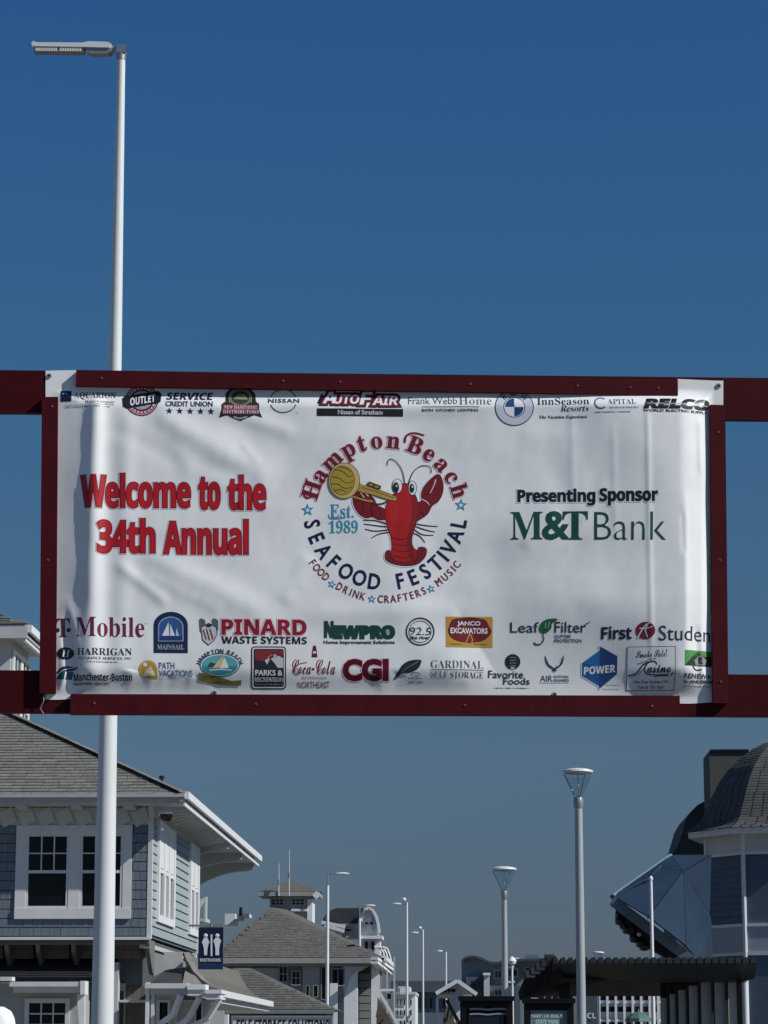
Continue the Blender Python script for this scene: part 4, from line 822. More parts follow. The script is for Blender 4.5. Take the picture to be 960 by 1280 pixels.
# cupola that stands on the house roof, seen between gantry and picture edge
cp = MB(); CX, CY = -10.9, 65.0; CZ = hgt(780, CY)
cup = thing('cupola', 'grey roofed cupola with white gutters rising behind the left end of the gantry', 'cupola', (CX - 2, CY + 2, 9))
cz0 = 8.6; wxc = xat(4.0, CY + .35)
MB().box(-15.6, wxc - .02, CY + .37, CY + 3.0, cz0, CZ - .12).build('wall', offw, cup)
MB().box(-15.9, CX, CY, CY + 3.4, CZ - .28, CZ - .22).build('soffit', offw, cup)
MB().box(-15.9, CX, CY - .04, CY, CZ - .30, CZ + .02).build('fascia', offw, cup)
MB().box(CX - .12, CX - .04, CY + .02, CY + 3.4, CZ - .37, CZ - .26).build('fascia', white, cup)
MB().box(CX + .001, CX + .10, CY - .03, CY + 3.45, CZ - .16, CZ + .02).build('gutter', white, cup)
c2 = MB(); c2.add([(CX, CY - .04, CZ + .02), (-15.9, CY - .04, CZ + .02), (-15.9, CY + 3.45, CZ + .02), (CX, CY + 3.45, CZ + .02), (CX - 1.7, CY + 1.7, CZ + .75), (-14.2, CY + 1.7, CZ + .75)], [(0, 1, 5, 4), (0, 4, 3), (3, 4, 5, 2), (1, 2, 5), (0, 3, 2, 1)])
cr = c2.build('roof', roofm, cup)
sp = MB(); shingle_plane(sp, (CX, CY - .05, CZ + .03), (-1, 0, 0), (0, 1.72, .73), 5, 1.8, lambda x, y: x > y * .92, ex=.17, tw=.3, th=.02); sp.build('shingle_courses', roofm, cr, kind='stuff')
for k in range(2):
    y0 = CY + .5 + k * 1.22
    f = MB(); z0, z1 = cz0, CZ - .5
    f.box(wxc, wxc + .05, y0, y0 + .16, z0, z1).box(wxc, wxc + .05, y0 + 1.06, y0 + 1.22, z0, z1).box(wxc, wxc + .05, y0 + .16, y0 + 1.06, z1 - .1, z1)
    for r in range(4): zz = z1 - .1 - .42 * (r + 1); f.box(wxc, wxc + .045, y0 + .16, y0 + 1.06, zz, zz + .05)
    f.box(wxc, wxc + .04, y0 + .58, y0 + .64, z0, z1 - .1)
    wn = f.build('window', white, cup)
    for r in range(4):
        zz = z1 - .1 - .42 * (r + 1) + .05
        for q_ in (y0 + .16, y0 + .64): piece('pane', glass, wn, wxc + .012, wxc + .02, q_, q_ + .42, zz, zz + .37)
# security camera on the corner
p = at(208, 1019, 59.4)
cm = thing('security_camera', 'small black dome camera with a white cap on the house corner under the eave', 'camera', p)
MB().lathe(p, [(.02, -.15), (.08, -.13), (.125, -.07), (.14, 0), (.14, .02)], 18).build('dome', black, cm, smooth=True)
MB().lathe(p, [(.15, .02), (.15, .05), (.11, .09), (.03, .11)], 18).build('cap', white, cm, smooth=True)
m_ = MB(); m_.bar(p + V((-.04, .02, .07)), p + V((-.20, .45, .05)), .05, .05).bar(p + V((-.13, .3, .08)), p + V((-.13, .3, -.3)), .05, .05); m_.build('arm', white, cm)

# restroom sign
YR = 56.; p = at(263, 1212, YR)
rs = thing('restroom_sign', 'navy sign with two white figures hanging beside the shingled house', 'sign', p)
a = at(247.5, 1205, YR); b = at(279, 1159, YR)
MB().box(a.x, b.x, YR, YR + .05, a.z, b.z).build('panel', mat('navy_sign', lin((14, 26, 58)), .4, var=.03), rs)
MB().box(a.x, b.x, YR, YR + .05, at(0, 1212, YR).z, a.z - .003).build('panel_base', mat('blue_sign', lin((18, 50, 90)), .4, var=.03), rs)
def flat(pts, Y, m, name, parent, th=.012, label=None): return MB().prism([at(px, py, Y) for px, py in pts], (0, th, 0)).build(name, m, parent, label=label)
wp = mat('white_print', (.75, .76, .78), .5, var=.02)
for cx in (257.0, 271.5):
    MB().lathe(at(cx, 1169.5, YR - .01), [(.001, -.045), (.04, -.02), (.045, 0), (.04, .02), (.001, .045)], 12, 1, .3).build('figure_head', wp, rs)
    flat([(cx - 2, 1172), (cx + 2, 1172), (cx + 4.8, 1178 if cx < 260 else 1176), (cx + 3.4, 1180), (cx + 2.2, 1186), (cx + 1.6, 1194) if cx < 260 else (cx + 2.2, 1194), (cx - 1.6, 1194) if cx < 260 else (cx - 2.2, 1194), (cx - 2.2, 1186), (cx - 3.4, 1180), (cx - 4.8, 1178 if cx < 260 else 1176)], YR - .012, wp, 'figure', rs)
flat([(263.3, 1168), (265.3, 1168), (265.3, 1195), (263.3, 1195)], YR - .012, wp, 'divider', rs)
def sign_text(s_, px0, py0, px1, py1, Y, m, parent, st='bold', name='lettering', off=0., label=None, th=0):
    vf = fit(glyphs(s_, st, off), px0, py0, px1, py1); mb = MB(); mb.add([at(x, y, Y) for x, y in vf[0]], vf[1]); return mb.build(name, m, parent, label=label)
sign_text('RESTROOMS', 250, 1198, 276, 1202, YR - .006, wp, rs)
MB().bar(at(249, 1157, YR + .02), at(279, 1157, YR + .02), .04, .04).tube(at(264, 1158, YR + .02), at(264, 1155, YR + .02), .03).build('hanger', grey, rs)
MB().bar(at(236, 1157, YR + .02), at(248.9, 1157, YR + .02), .04, .04).build('arm', grey, rs)
# white canopy peak at the very corner
p = at(-2, 1290, 24); p.z = 0
cn = thing('canopy', 'rounded white fabric canopy top at the lower left corner below the house', 'canopy', p)
tz = hgt(1258, 24); m_ = MB(); rx = xat(20, 24, 1280) - p.x
m_.lathe((p.x, p.y, 0), [(rx * 1.05, tz - .35), (rx * 1.02, tz - .2), (rx * .9, tz - .1), (rx * .7, tz - .04), (rx * .3, tz - .003), (.01, tz)], 28); m_.build('cover', mat('white_canvas', (.8, .8, .8), .8), cn, smooth=True)
for k in range(4): t = R(45 + 90 * k); MB().tube((p.x + rx * .9 * cos(t), p.y + rx * .9 * sin(t), 0), (p.x + rx * .9 * cos(t), p.y + rx * .9 * sin(t), tz - .2), .015, n=8).build('leg', grey, cn)

# ================================================================== LAMPS
def led_lamp():
    Y = 28.; tp = at(151.5, 75, Y); bt = at(130, 1290, Y); x, y = bt.x, bt.y
    x = tp.x
    t = thing('street_lamp', 'tall white street lamp with flat LED head, rising behind the left banner end', 'street lamp', (x, Y, 0))
    MB().tube((x, Y, 0), (x, Y, tp.z), .128, .044, 28).build('pole', polem, t, smooth=True)
    k = .0082                                   # metres per picture pixel here
    jt = MB().tube((x, Y, tp.z), (x, Y, tp.z + 17 * k), .050, .050, 16).tube((x + .05, Y, tp.z + 15 * k), (x - .19, Y, tp.z + 15 * k), .036, .036, 12)
    jt.obox((x, Y, tp.z + 14 * k), (.05, 0, 0), (0, .05, 0), (0, 0, .045)); jt.build('knuckle', grey, t)
    hd = at(137, 61, Y); h = MB(); zt_ = tp.z + 20 * k
    u = V((-1, 0, .02)).normalized(); upv = V((.02, 0, 1)).normalized(); fwd = V((0, 1, 0)); C0 = V((x - .10, Y, tp.z + 15.5 * k))
    def pr_(pts, y0, y1): return [C0 + u * a + upv * b + fwd * y0 for a, b in pts], fwd * (y1 - y0)
    a_, d_ = pr_([(0, .03), (.04, .055), (.25, .06), (.32, .045), (.82, .045), (.86, .06), (.88, .03), (.86, .0), (.30, -.005), (.02, -.01)], -.075, .075)
    h.prism(a_, d_); h.build('housing', mat('lamp_housing', (.70, .72, .72), .45, var=.05), t)
    h = MB(); a_, d_ = pr_([(.0, -.012), (.28, -.008), (.27, -.055), (.22, -.075), (.04, -.07), (.0, -.05)], -.06, .06); h.prism(a_, d_); h.build('driver_box', grey, t)
    h = MB(); a_, d_ = pr_([(.30, -.008), (.855, -.003), (.85, -.052), (.30, -.056)], -.055, .055); h.prism(a_, d_); lf_ = h.build('lens_frame', mat('lens_frame', (.26, .26, .25), .5), t)
    ln = mat('led_lens', (.85, .85, .76), .3)
    for i in range(2):
        for j in range(13):
            a0 = .33 + i * .265 + j * .0185
            pts, d_ = pr_([(a0, -.051), (a0 + .012, -.051), (a0 + .012, -.008), (a0, -.008)], -.068, -.0555)
            MB().prism(pts, d_).build('led_lens', ln, lf_)
led_lamp()
def teardrop_lamp(px, py_head, py_top, Y, dirn, label, wpx=6, arm=28, group='slim street lamps along the promenade'):
    p = at(px, py_top, Y); k = Y / 3466; r = wpx * k / 2
    wpx *= .88; r = wpx * k / 2
    t = thing('street_lamp', label, 'street lamp', (p.x, Y, 0), group)
    MB().tube((p.x, Y, 0), (p.x, Y, p.z), r, r * .8, 12).build('pole', polem, t, smooth=True)
    zt_ = p.z + (py_top - py_head) * k
    MB().tube((p.x, Y, p.z), (p.x, Y, zt_), r * .42, r * .42, 8).tube((p.x, Y, zt_), (p.x + dirn * arm * k * .35, Y, zt_), r * .4, r * .4, 8).build('arm', grey, t)
    h = MB(); L = arm * k * .62; h.lathe((0, 0, 0), [(.001, -.045), (L * .30, -.05), (L * .46, -.03), (L * .5, 0), (L * .4, .04), (L * .15, .065), (.001, .07)], 16, 1, .45)
    h.v = [V((q.x + p.x + dirn * arm * k * .62, q.y + Y, q.z * max(1, k * 22) + zt_)) for q in h.v]; h.build('head', polem, t, smooth=True)
teardrop_lamp(409.5, 1092, 1107, 130, 1, 'nearest slim lamp with its head to the right, before the grey hipped building', 5.6, 30)
teardrop_lamp(449.5, 1132, 1148, 165, 1, 'slim lamp with its head to the right, in front of the round white gable', 4.6, 22)
teardrop_lamp(508.5, 1130, 1128, 150, -1, 'slim lamp whose thin arm points left, taller of the two right of the stairs', 4.0, 20)
teardrop_lamp(528.5, 1166, 1162, 190, -1, 'slim lamp whose arm points left, before the long dark flat roof', 3.4, 16)
teardrop_lamp(557.5, 1189, 1190, 240, -1, 'distant slim lamp standing just in front of the small white gable', 3.0, 13)
teardrop_lamp(597.5, 1208, 1209, 270, -1, 'distant thin lamp before the grey blue block with the wavy parapet', 2.6, 18)
for px, py, Y in ((505, 1124.5, 150), (525, 1160, 190)):       # sensor globes on two of them are parts of the lamps beside
    o = [q for q in bpy.data.objects if q.name.startswith('street_lamp') and abs(q.location.y - Y) < .1][0]
    MB().lathe(at(px, py, Y), [(.01, -.12), (.1, -.07), (.13, 0), (.1, .07), (.01, .12)], 10).build('globe', white, o, smooth=True)
def post_top(px, py_head, Y, wide, polew, label, group='disc topped promenade lamps', base_py=None):
    k = Y / 3466; c = at(px, py_head, Y); r = wide * k / 2; pr_ = polew * k / 2
    t = thing('promenade_lamp', label, 'street lamp', (c.x, Y, 0), group)
    hz = c.z - 34 * k * wide / 40; e = r / .26
    MB().tube((c.x, Y, 0), (c.x, Y, hz - .12 * e), pr_ * 1.15, pr_ * .85, 20).build('pole', poleg, t, smooth=True)
    MB().lathe((c.x, Y, hz - .14 * e), [(pr_ * .9, -.05 * e), (pr_ * 1.05, 0), (pr_ * 1.12, .08 * e), (pr_ * .95, .13 * e), (pr_ * .5, .15 * e)], 18).build('collar', grey, t, smooth=True)
    MB().lathe(c, [(.01, -.036 * e), (r * .93, -.038 * e), (r, -.018 * e), (r * .96, .010 * e), (r * .7, .034 * e), (r * .3, .048 * e), (.01, .052 * e)], 28).build('disc', polem, t, smooth=True)
    for q in range(3):
        an = R(180 + 120 * q)
        MB().tube((c.x + pr_ * .7 * cos(an), Y + pr_ * .7 * sin(an), hz), (c.x + r * .9 * cos(an), Y + r * .9 * sin(an), c.z - .04), .010, .010, 6).build('strut', grey, t)
    MB().tube((c.x, Y, hz), (c.x, Y, c.z - .04), .008, .008, 6).build('lamp_core', offw, t)
    gm_ = MATS.get('lamp_glass') or mat('lamp_glass', (.75, .8, .8), .05, var=0)
    gm_.node_tree.nodes['Principled BSDF'].inputs['Transmission Weight'].default_value = 1; gm_.node_tree.nodes['Principled BSDF'].inputs['IOR'].default_value = 1.02
    g_ = MB(); n = 24; g_.add([V((c.x + pr_ * .8 * cos(2 * pi * i / n), Y + pr_ * .8 * sin(2 * pi * i / n), hz + .01)) for i in range(n)] + [V((c.x + r * .86 * cos(2 * pi * i / n), Y + r * .86 * sin(2 * pi * i / n), c.z - .055)) for i in range(n)], [(i, (i + 1) % n, n + (i + 1) % n, n + i) for i in range(n)])
    g_.build('glass_cone', gm_, t, smooth=True)
    return t
post_top(722.5, 964, 33, 39, 11.5, 'tallest disc topped lamp, standing in front of the dark ribbed shelter roof')
post_top(630, 1086, 62, 32, 8, 'disc topped lamp left of the shelter, in front of the wavy roofed block')
t_ = post_top(748, 1190.5, 105, 15, 3, 'tiny disc of a far lamp just clearing the ribbed shelter roof')
# double armed little lamp further off
p = at(640, 1207, 120); t = thing('promenade_lamp', 'small far lamp with several arms just left of the shelter roof', 'street lamp', (p.x, 120, 0))
MB().tube((p.x, 120, 0), (p.x, 120, p.z + .2), .07, .05, 10).build('pole', polem, t)
MB().lathe((p.x, 120, p.z + .2), [(.03, -.2), (.16, -.12), (.2, 0), (.12, .12), (.02, .2)], 12).build('globe', white, t, smooth=True)
MB().bar((p.x - .45, 120, at(0, 1228, 120).z), (p.x + .12, 120, at(0, 1228, 120).z), .08, .08).bar((p.x - .35, 120, at(0, 1210, 120).z), (p.x + .1, 120, at(0, 1209, 120).z), .07, .07).build('arm', polem, t)
p = at(813.5, 1098, 50); t = thing('flagpole', 'bare white pole rising in front of the blue bandstand canopy', 'pole', (p.x, 50, 0))
MB().tube((p.x, 50, 0), (p.x, 50, p.z - .04), .045, .028, 14).build('shaft', white, t, smooth=True)
MB().lathe((p.x, 50, p.z), [(.01, -.05), (.035, -.03), (.04, 0), (.03, .03), (.01, .045)], 12).build('finial', white, t, smooth=True)

# ================================================================== MIDDLE BUILDINGS
YM = 150.
mh = thing('hipped_hall', 'large grey hipped building with a small cupola behind the nearest slim lamp', 'building', (xat(380, YM + 8), YM + 8, 0))
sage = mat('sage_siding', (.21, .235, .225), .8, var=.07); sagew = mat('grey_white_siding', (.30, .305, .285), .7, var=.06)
ez_ = hgt(1197, YM); xl, xr = xat(262, YM), xat(480, YM)
dpt = (xr - xl)
apz = hgt(1133, YM + 4.0); axm = xat(345, YM + 4.0)
m_ = MB(); m_.add([(xl, YM, ez_), (xr, YM, ez_), (xr, YM + 12, ez_), (xl, YM + 12, ez_), (axm - .4, YM + 4.5, apz), (axm + .4, YM + 7.5, apz)], [(0, 1, 4), (1, 2, 5, 4), (2, 3, 5), (3, 0, 4, 5), (0, 3, 2, 1)])
mr_ = m_.build('roof', roofd, mh)
sp = MB()
O = V((xl, YM, ez_)); ax_ = V((axm - .4, YM + 4.5, apz)); hh_ = ax_ - V((ax_.x, YM, ez_)); H = hh_.length
shingle_plane(sp, O + V((0, -.05, .01)), (1, 0, 0), hh_, xr - xl, H, lambda x, y: (ax_.x - xl) * y / H + .25 < x < (xr - xl) - (xr - ax_.x) * y / H - .25, ex=.17, tw=.34, th=.014)
sp.build('shingle_courses', roofd, mr_, kind='stuff')
MB().box(xl, xr, YM - .1, YM + .1, hgt(1204, YM), ez_ - .01).build('fascia', sagew, mh)
MB().box(xl, xr - .1, YM + .12, YM + .5, hgt(1207.5, YM), hgt(1204.2, YM)).build('frieze', sage, mh)
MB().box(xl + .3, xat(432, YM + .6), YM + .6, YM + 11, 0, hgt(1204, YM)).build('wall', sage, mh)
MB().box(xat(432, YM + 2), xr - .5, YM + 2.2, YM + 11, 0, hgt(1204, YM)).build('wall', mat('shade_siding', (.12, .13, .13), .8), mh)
MB().bar((xr, YM - .1, hgt(1198, YM)), (xr, YM + 12, hgt(1198, YM)), .3, .25).build('gutter', white, mh)
for a, b, c, d, m2 in ((268, 1210, 348, 1240, sagew), (378, 1208, 400, 1246, sagew)): MB().box(*bx(a, b, c, d, YM + .45, .12)).build('wall_panel', m2, mh)
for a, b, c, d in ((348, 1207, 360, 1228), (364, 1213, 376, 1232), (401, 1208, 408, 1250), (414, 1210, 431, 1233), (382, 1231, 387, 1247), (391, 1231, 398, 1247)):
    simple_window('window', a, b, c, d, YM + .42, mh, 2 if c - a > 8 else 1, 2 if c < 380 else 1, sage, .05, .07)
for a, b in ((412, 422), (431, 438), (440, 446), (464, 474)): MB().box(*bx(a, 1229 if a == 412 else 1208, b, 1290, YM + .9 if a > 425 else YM + .3, .4)).build('column', white if a != 431 else offw, mh)
MB().prism([at(430, 1246, YM + .3), at(438, 1222, YM + .3), at(447, 1212, YM + .3), at(447, 1290, YM + .3), at(430, 1290, YM + .3)], (0, .5, 0)).build('curved_brace', white, mh)
MB().prism([at(428, 1208, YM + .4), at(460, 1208, YM + .4), at(446, 1216, YM + .4), at(436, 1230, YM + .4), at(430, 1246, YM + .4)], (0, .3, 0)).build('curved_brace', offw, mh)
for k in range(7): z = hgt(1282 - k * 9.5, YM + 2); MB().box(xat(449, YM + 2), xat(463, YM + 2), YM + 2.05, YM + 2.18, z, z + .36).build('siding_board', sage, mh)
cpl = thing('cupola', 'square cupola with a low hipped cap on the ridge behind two aerials', 'cupola', (xat(362, YM + 9), YM + 9, apz))
def hip_cap_box(parent, px0, px1, py_e, py_a, Y, d, m2, rows=None):
    x0, x1 = xat(px0, Y), xat(px1, Y); z = hgt(py_e, Y); za = hgt(py_a, Y + d / 2); xm = (x0 + x1) / 2
    return MB().add([(x0, Y, z), (x1, Y, z), (x1, Y + d, z), (x0, Y + d, z), (xm, Y + d / 2, za)], [(0, 1, 4), (1, 2, 4), (2, 3, 4), (3, 0, 4), (0, 3, 2, 1)]).build('roof', m2, parent)
YC = YM + 7
hip_cap_box(cpl, 323, 400, 1114, 1100, YC, 3.4, roofd)
MB().box(*bx(323, 1114.5, 399, 1120, YC - .05, 3.4)).build('fascia', sagew, cpl)
MB().box(*bx(337, 1120, 387, 1160, YC + .4, 2.4)).build('wall', sagew, cpl)
for a, b in ((338, 356), (363, 382)): simple_window('window', a, 1122, b, 1133, YC + .38, cpl, 3, 2, sagew, .06, .1)
MB().box(*bx(384, 1124, 390.5, 1152, YC + .3, 2.4)).build('corner_post', white, cpl)
MB().box(*bx(364, 1136, 384, 1139, YC + .2, .3)).build('sill', white, cpl)
MB().obox(at(395.5, 1119, YC), (.12, 0, .12), (-.12, 0, .12), (0, .1, 0)).build('floodlight', white, cpl)
for px, py, lb in ((361.5, 1062, 'taller of two thin aerials on the cupola of the grey hall'), (348.5, 1079, 'shorter of two thin aerials on the cupola of the grey hall')):
    a = at(px, py, YC - .3); t = thing('aerial', lb, 'aerial', (a.x, YC - .3, hgt(1120, YC)))
    MB().tube((a.x, a.y, hgt(1120, YC)), (a.x, a.y, a.z), .045, .025, 8).build('mast', offw, t)
    MB().tube((a.x, a.y, hgt((py + 1120) / 2 + 6, YC)), (a.x, a.y, hgt((py + 1120) / 2, YC)), .07, .07, 8).build('coupling', grey, t)
rb = thing('rooftop_box', 'white boxy rooftop unit at the left end of the grey hall ridge', 'rooftop unit', at(290, 1150, YM + 10))
MB().box(*bx(281, 1142, 294, 1156, YM + 10, 2)).build('cabinet', white, rb); MB().box(*bx(295, 1143, 303, 1150, YM + 11, 2)).build('duct', grey, rb); MB().box(*bx(303, 1142, 311, 1146, YM + 10.5, 2)).build('lid', white, rb)
MB().tube(at(301, 1145, YM + 11), at(301, 1134, YM + 11), .12, .09, 8).build('vent_pipe', dark, rb)
# barrel roofed wing with the round white gable
YB = YM + 16
bw = thing('barrel_roofed_wing', 'dark barrel roofed wing ending in a sunlit round white gable', 'building', (xat(440, YB), YB, 0))
P = [(402, 1154), (404, 1148), (408, 1142), (414, 1137.5), (420, 1135), (456, 1135), (462, 1137), (468, 1143), (471, 1150), (473, 1160), (402, 1160)]
n_ = 8; k_ = YB / 3466; xg0, xg1 = xat(452, YB), xat(474, YB)
bl = MB(); bl.prism([at(px, py, YB) for px, py in [(402, 1156), (404, 1148), (408, 1142), (414, 1137.5), (420, 1135), (454, 1135), (454, 1156)]], (0, 3.2, 0)); bl.build('barrel_roof', roofk, bw)
arc = [(451.5, 1172), (451.5, 1152), (453, 1143), (457, 1137), (461.5, 1135), (466, 1138), (470, 1145), (472.5, 1154), (474, 1166), (474, 1172)]
MB().prism([at(px, py, YB - .4) for px, py in arc], (0, .3, 0)).build('gable', trim, bw)
for i in range(1, 8): MB().bar(at(*arc[i], YB - .5), at(*arc[i + 1], YB - .5), .5, .16).build('gable_trim', white, bw)
fn = MB(); fn.bar(at(455, 1154, YB - .45), at(468, 1154, YB - .45), .1, .3).bar(at(461.5, 1147, YB - .48), at(461.5, 1164, YB - .48), .1, .3, (1, 0, 0)); fn.build('gable_ornament', white, bw)
for px in (458, 464.5): MB().box(*bx(px - 1.6, 1152.5, px + 1.6, 1155.5, YB - .62, .1)).build('porthole', dark, bw)
MB().box(*bx(425, 1154.5, 453, 1172, YB - .2, 3)).build('wall', sagew, bw)
simple_window('window', 429, 1159, 441, 1166, YB - .22, bw, 1, 1, sage, .05, .12)
for a, b in (((402, 1153), (431, 1158.5)), ((406, 1157), (430, 1164))): MB().bar(at(*a, YB - 1), at(*b, YB - 1), .5, .2).build('rake_board', white, bw)
MB().prism([at(408, 1157, YB - .8), at(430, 1160, YB - .8), at(426, 1170, YB - .8), at(412, 1162, YB - .8)], (0, .3, 0)).build('rake_panel', white, bw)
MB().box(*bx(450, 1169.5, 478, 1173.5, YB - .9, 2.5)).build('cornice', white, bw)
MB().box(*bx(451, 1174, 475, 1197, YB - .6, 2)).build('lower_wall', white, bw)
for a in (455, 463): simple_window('window', a, 1176, a + 6, 1189, YB - .62, bw, 1, 1, sagew, .05, .1)
for k in range(3):
    q = MB(); pts = [at(468 + k * 5, 1184, YB - 1 - k), at(474 + k * 5, 1184 + k, YB - 1 - k), at(479 + k * 4, 1190 + k * 2, YB - 1 - k), at(481 + k * 4, 1204, YB - 1 - k)]; q.path(pts, .07, 6); q.build('hoop_rail', white, bw)
# sloping sunlit rake of the hall and the open stair
st_ = thing('open_stair', 'brown open staircase with white diagonal stringer at the end of the grey hall', 'staircase', at(490, 1290, 140))
for a, b in (((468, 1198), (489, 1213)), ((468, 1203), (486, 1217))): MB().bar(at(*a, YM - 1), at(*b, YM + 3), .4, .14).build('rake_board', white, mh)
MB().bar(at(474, 1240, 140), at(499, 1284, 140), .2, .14).build('stringer', white, st_)
MB().prism([at(472, 1246, 141), at(497, 1290, 141), at(470, 1290, 141)], (0, .2, 0)).build('stair_panel', brown, st_)
for k in range(6): MB().bar(at(474 + k * 4, 1250 + k * 6, 140.8), at(470 + k * 2, 1272 + k * 3, 140.8), .2, .05).build('slat', brown, st_)
MB().box(*bx(475, 1236, 493, 1239, 140, .3)).build('landing_rail', white, st_)
for px in (483, 492): MB().box(*bx(px, 1196 if px > 490 else 1212, px + 1.6, 1290, 141.5, .2)).build('post', offw, st_)
simple_window('window', 483, 1241, 490, 1250, 141.3, st_, 1, 1, sage, .05, .08)
# lower hip roof in front with the storage sign
YL = 100.
lh = thing('low_shop', 'low grey hipped shop roof above the long white lettered sign', 'building', (xat(340, YL), YL + 4, 0))
lz = hgt(1262, YL); m_ = MB(); x0, x1 = xat(215, YL), xat(418, YL); a_ = at(303, 1210, YL + 3.2)
m_.add([(x0, YL, lz), (x1, YL, lz), (x1, YL + 6.4, lz), (x0, YL + 6.4, lz), (a_.x - .3, YL + 3.2, a_.z), (a_.x + .3, YL + 3.2, a_.z)], [(0, 1, 5, 4), (1, 2, 5), (2, 3, 4, 5), (3, 0, 4), (0, 3, 2, 1)])
lr_ = m_.build('roof', roofd, lh)
sp = MB(); wv_ = V((0, 3.2, a_.z - lz)); H = wv_.length
shingle_plane(sp, (x0, YL - .05, lz + .01), (1, 0, 0), wv_, x1 - x0, H, lambda x, y: (a_.x - x0) * y / H < x < (x1 - x0) - (x1 - a_.x) * y / H, ex=.15, tw=.3, th=.014)
sp.build('shingle_courses', roofd, lr_, kind='stuff')
MB().box(x0, x1, YL - .1, YL + .05, hgt(1267, YL), lz).build('fascia', sage, lh)
MB().box(x0 + .1, x1 - .3, YL + .1, YL + 5, 0, hgt(1265, YL)).build('wall', mat('shop_wall', (.14, .165, .165), .8), lh)
ss_ = thing('storage_sign', 'long white sign with black capitals under the low hipped roof', 'sign', at(352, 1283, YL - .6))
MB().box(*bx(291, 1272, 414, 1295, YL - .55, .12)).build('board', trim, ss_)
m_ = MB(); m_.box(*bx(289, 1269.5, 416, 1272, YL - .6, .15)); m_.box(*bx(289, 1272, 291, 1297, YL - .6, .15)); m_.box(*bx(414, 1272, 416, 1297, YL - .6, .15)); m_.build('frame', sage, ss_)
sign_text('SELF STORAGE SOLUTIONS', 296, 1274.5, 411, 1289, YL - .56, dark, ss_, 'bold')
MB().box(*bx(255, 1268, 285, 1290, 92, .4)).build('railing_panel', white, lh)
MB().box(*bx(237, 1263, 255, 1290, 84, .4)).build('railing_panel', white, lh)

# ================================================================== FAR BUILDINGS
fb = thing('long_flat_building', 'long dark roofed low building behind the slim lamps', 'building', (xat(530, 330), 330, 0))
MB().box(*bx(488, 1226, 590, 1240, 330, 20)).build('roof', mat('far_roof', (.06, .08, .105), .8, var=.1), fb)
MB().box(*bx(492, 1240, 588, 1300, 331, 18)).build('wall', mat('far_wall', (.10, .135, .175), .8, var=.15), fb)
for k in range(5): simple_window('window', 521 + k * 8, 1247, 525 + k * 8, 1262, 330.9, fb, 1, 1, MATS['far_wall'], .1, .2)
wb = thing('white_hotel', 'small white three storey block with sunlit windows right of the stair', 'building', (xat(505, 230), 230, 0))
MB().box(*bx(492, 1241, 519, 1300, 230, 10)).build('wall', white, wb)
MB().box(*bx(491, 1240, 520, 1243, 229.7, 10.6)).build('cornice', trim, wb)
MB().box(*bx(498, 1233, 512, 1240, 231, 6)).build('penthouse', offw, wb)
for r in range(3):
    for a in (495, 499.5, 504, 512): simple_window('window', a, 1249 + r * 13, a + 3, 1257 + r * 13, 229.95, wb, 1, 1, trim, .05, .08)
for k in range(4): MB().bar(at(492.5 + k * 2.2, 1236 - 10 + k * 3, 226), at(492.5 + k * 2.2, 1243, 226), .1, .1, (1, 0, 0)).build('roof_rail_post', grey, wb)
wgb = thing('gabled_pavilion', 'small white gabled pavilion with brown stair left of the black display boards', 'pavilion', (xat(570, 150), 150, 0))
G = [(545, 1242), (572, 1226), (596, 1243)]
MB().prism([at(550, 1243, 150), at(572, 1230, 150), at(590, 1243, 150)], (0, 6, 0)).build('gable', white, wgb)
for a, b in ((0, 1), (1, 2)): MB().bar(at(*G[a], 149.6), at(*G[b], 149.6), .7, .2).build('rake_board', white, wgb)
MB().prism([at(544, 1242, 149.4), at(572, 1225, 149.4), at(572, 1223, 149.4), at(541, 1242, 149.4)], (0, 6.5, 0)).build('roof', roofk, wgb)
MB().box(*bx(546, 1243, 575, 1246, 149.8, 5)).build('tie_beam', white, wgb)
MB().box(*bx(562, 1246, 577, 1300, 150.1, 5)).build('wall', white, wgb)
MB().box(*bx(545, 1247, 548, 1300, 149.9, .3)).build('post', white, wgb)
for px in (556, 562, 567): MB().lathe(at(px, 1238, 149.5), [(.01, -.1), (.12, -.06), (.12, .06), (.01, .1)], 8).build('ornament', dark, wgb)
MB().bar(at(558, 1250, 149.5), at(580, 1290, 149.5), .2, .2).build('stringer', dark, wgb)
MB().prism([at(556, 1252, 149.9), at(574, 1290, 149.9), at(553, 1290, 149.9)], (0, .1, 0)).build('stair_panel', brown, wgb)
for k in range(5): MB().bar(at(559 + k * 4, 1258 + k * 6, 149.4), at(556 + k * 4, 1272 + k * 6, 149.4), .1, .1).build('slat', brown, wgb)
bb = thing('wavy_block', 'grey blue block with a wavy parapet behind the shorter disc topped lamp', 'building', (xat(625, 260), 260, 0))
bm_ = mat('grey_blue_render', (.17, .225, .265), .8, var=.10); bm2 = mat('slate_render', (.075, .095, .125), .8, var=.1)  # grey blue wall colour paled slightly for distance haze
top = [(577, 1203), (580, 1199), (586, 1196.5), (594, 1196.5), (602, 1199), (611, 1203.5), (620, 1204.5), (632, 1202), (645, 1201), (662, 1200), (680, 1200)]
MB().prism([at(px, py, 260) for px, py in top] + [at(680, 1300, 260), at(577, 1300, 260)], (0, 12, 0)).build('wall', bm_, bb)
for i in range(len(top) - 1): MB().bar(at(top[i][0], top[i][1] - .4, 259.5), at(top[i + 1][0], top[i + 1][1] - .4, 259.5), 1.2, .22).build('parapet_coping', mat('dark_coping', (.04, .06, .08), .6), bb)
MB().box(*bx(583, 1221, 610, 1300, 259.4, .6)).build('bay', bm2, bb); MB().box(*bx(611, 1232, 650, 1300, 259.3, .6)).build('bay', bm2, bb)
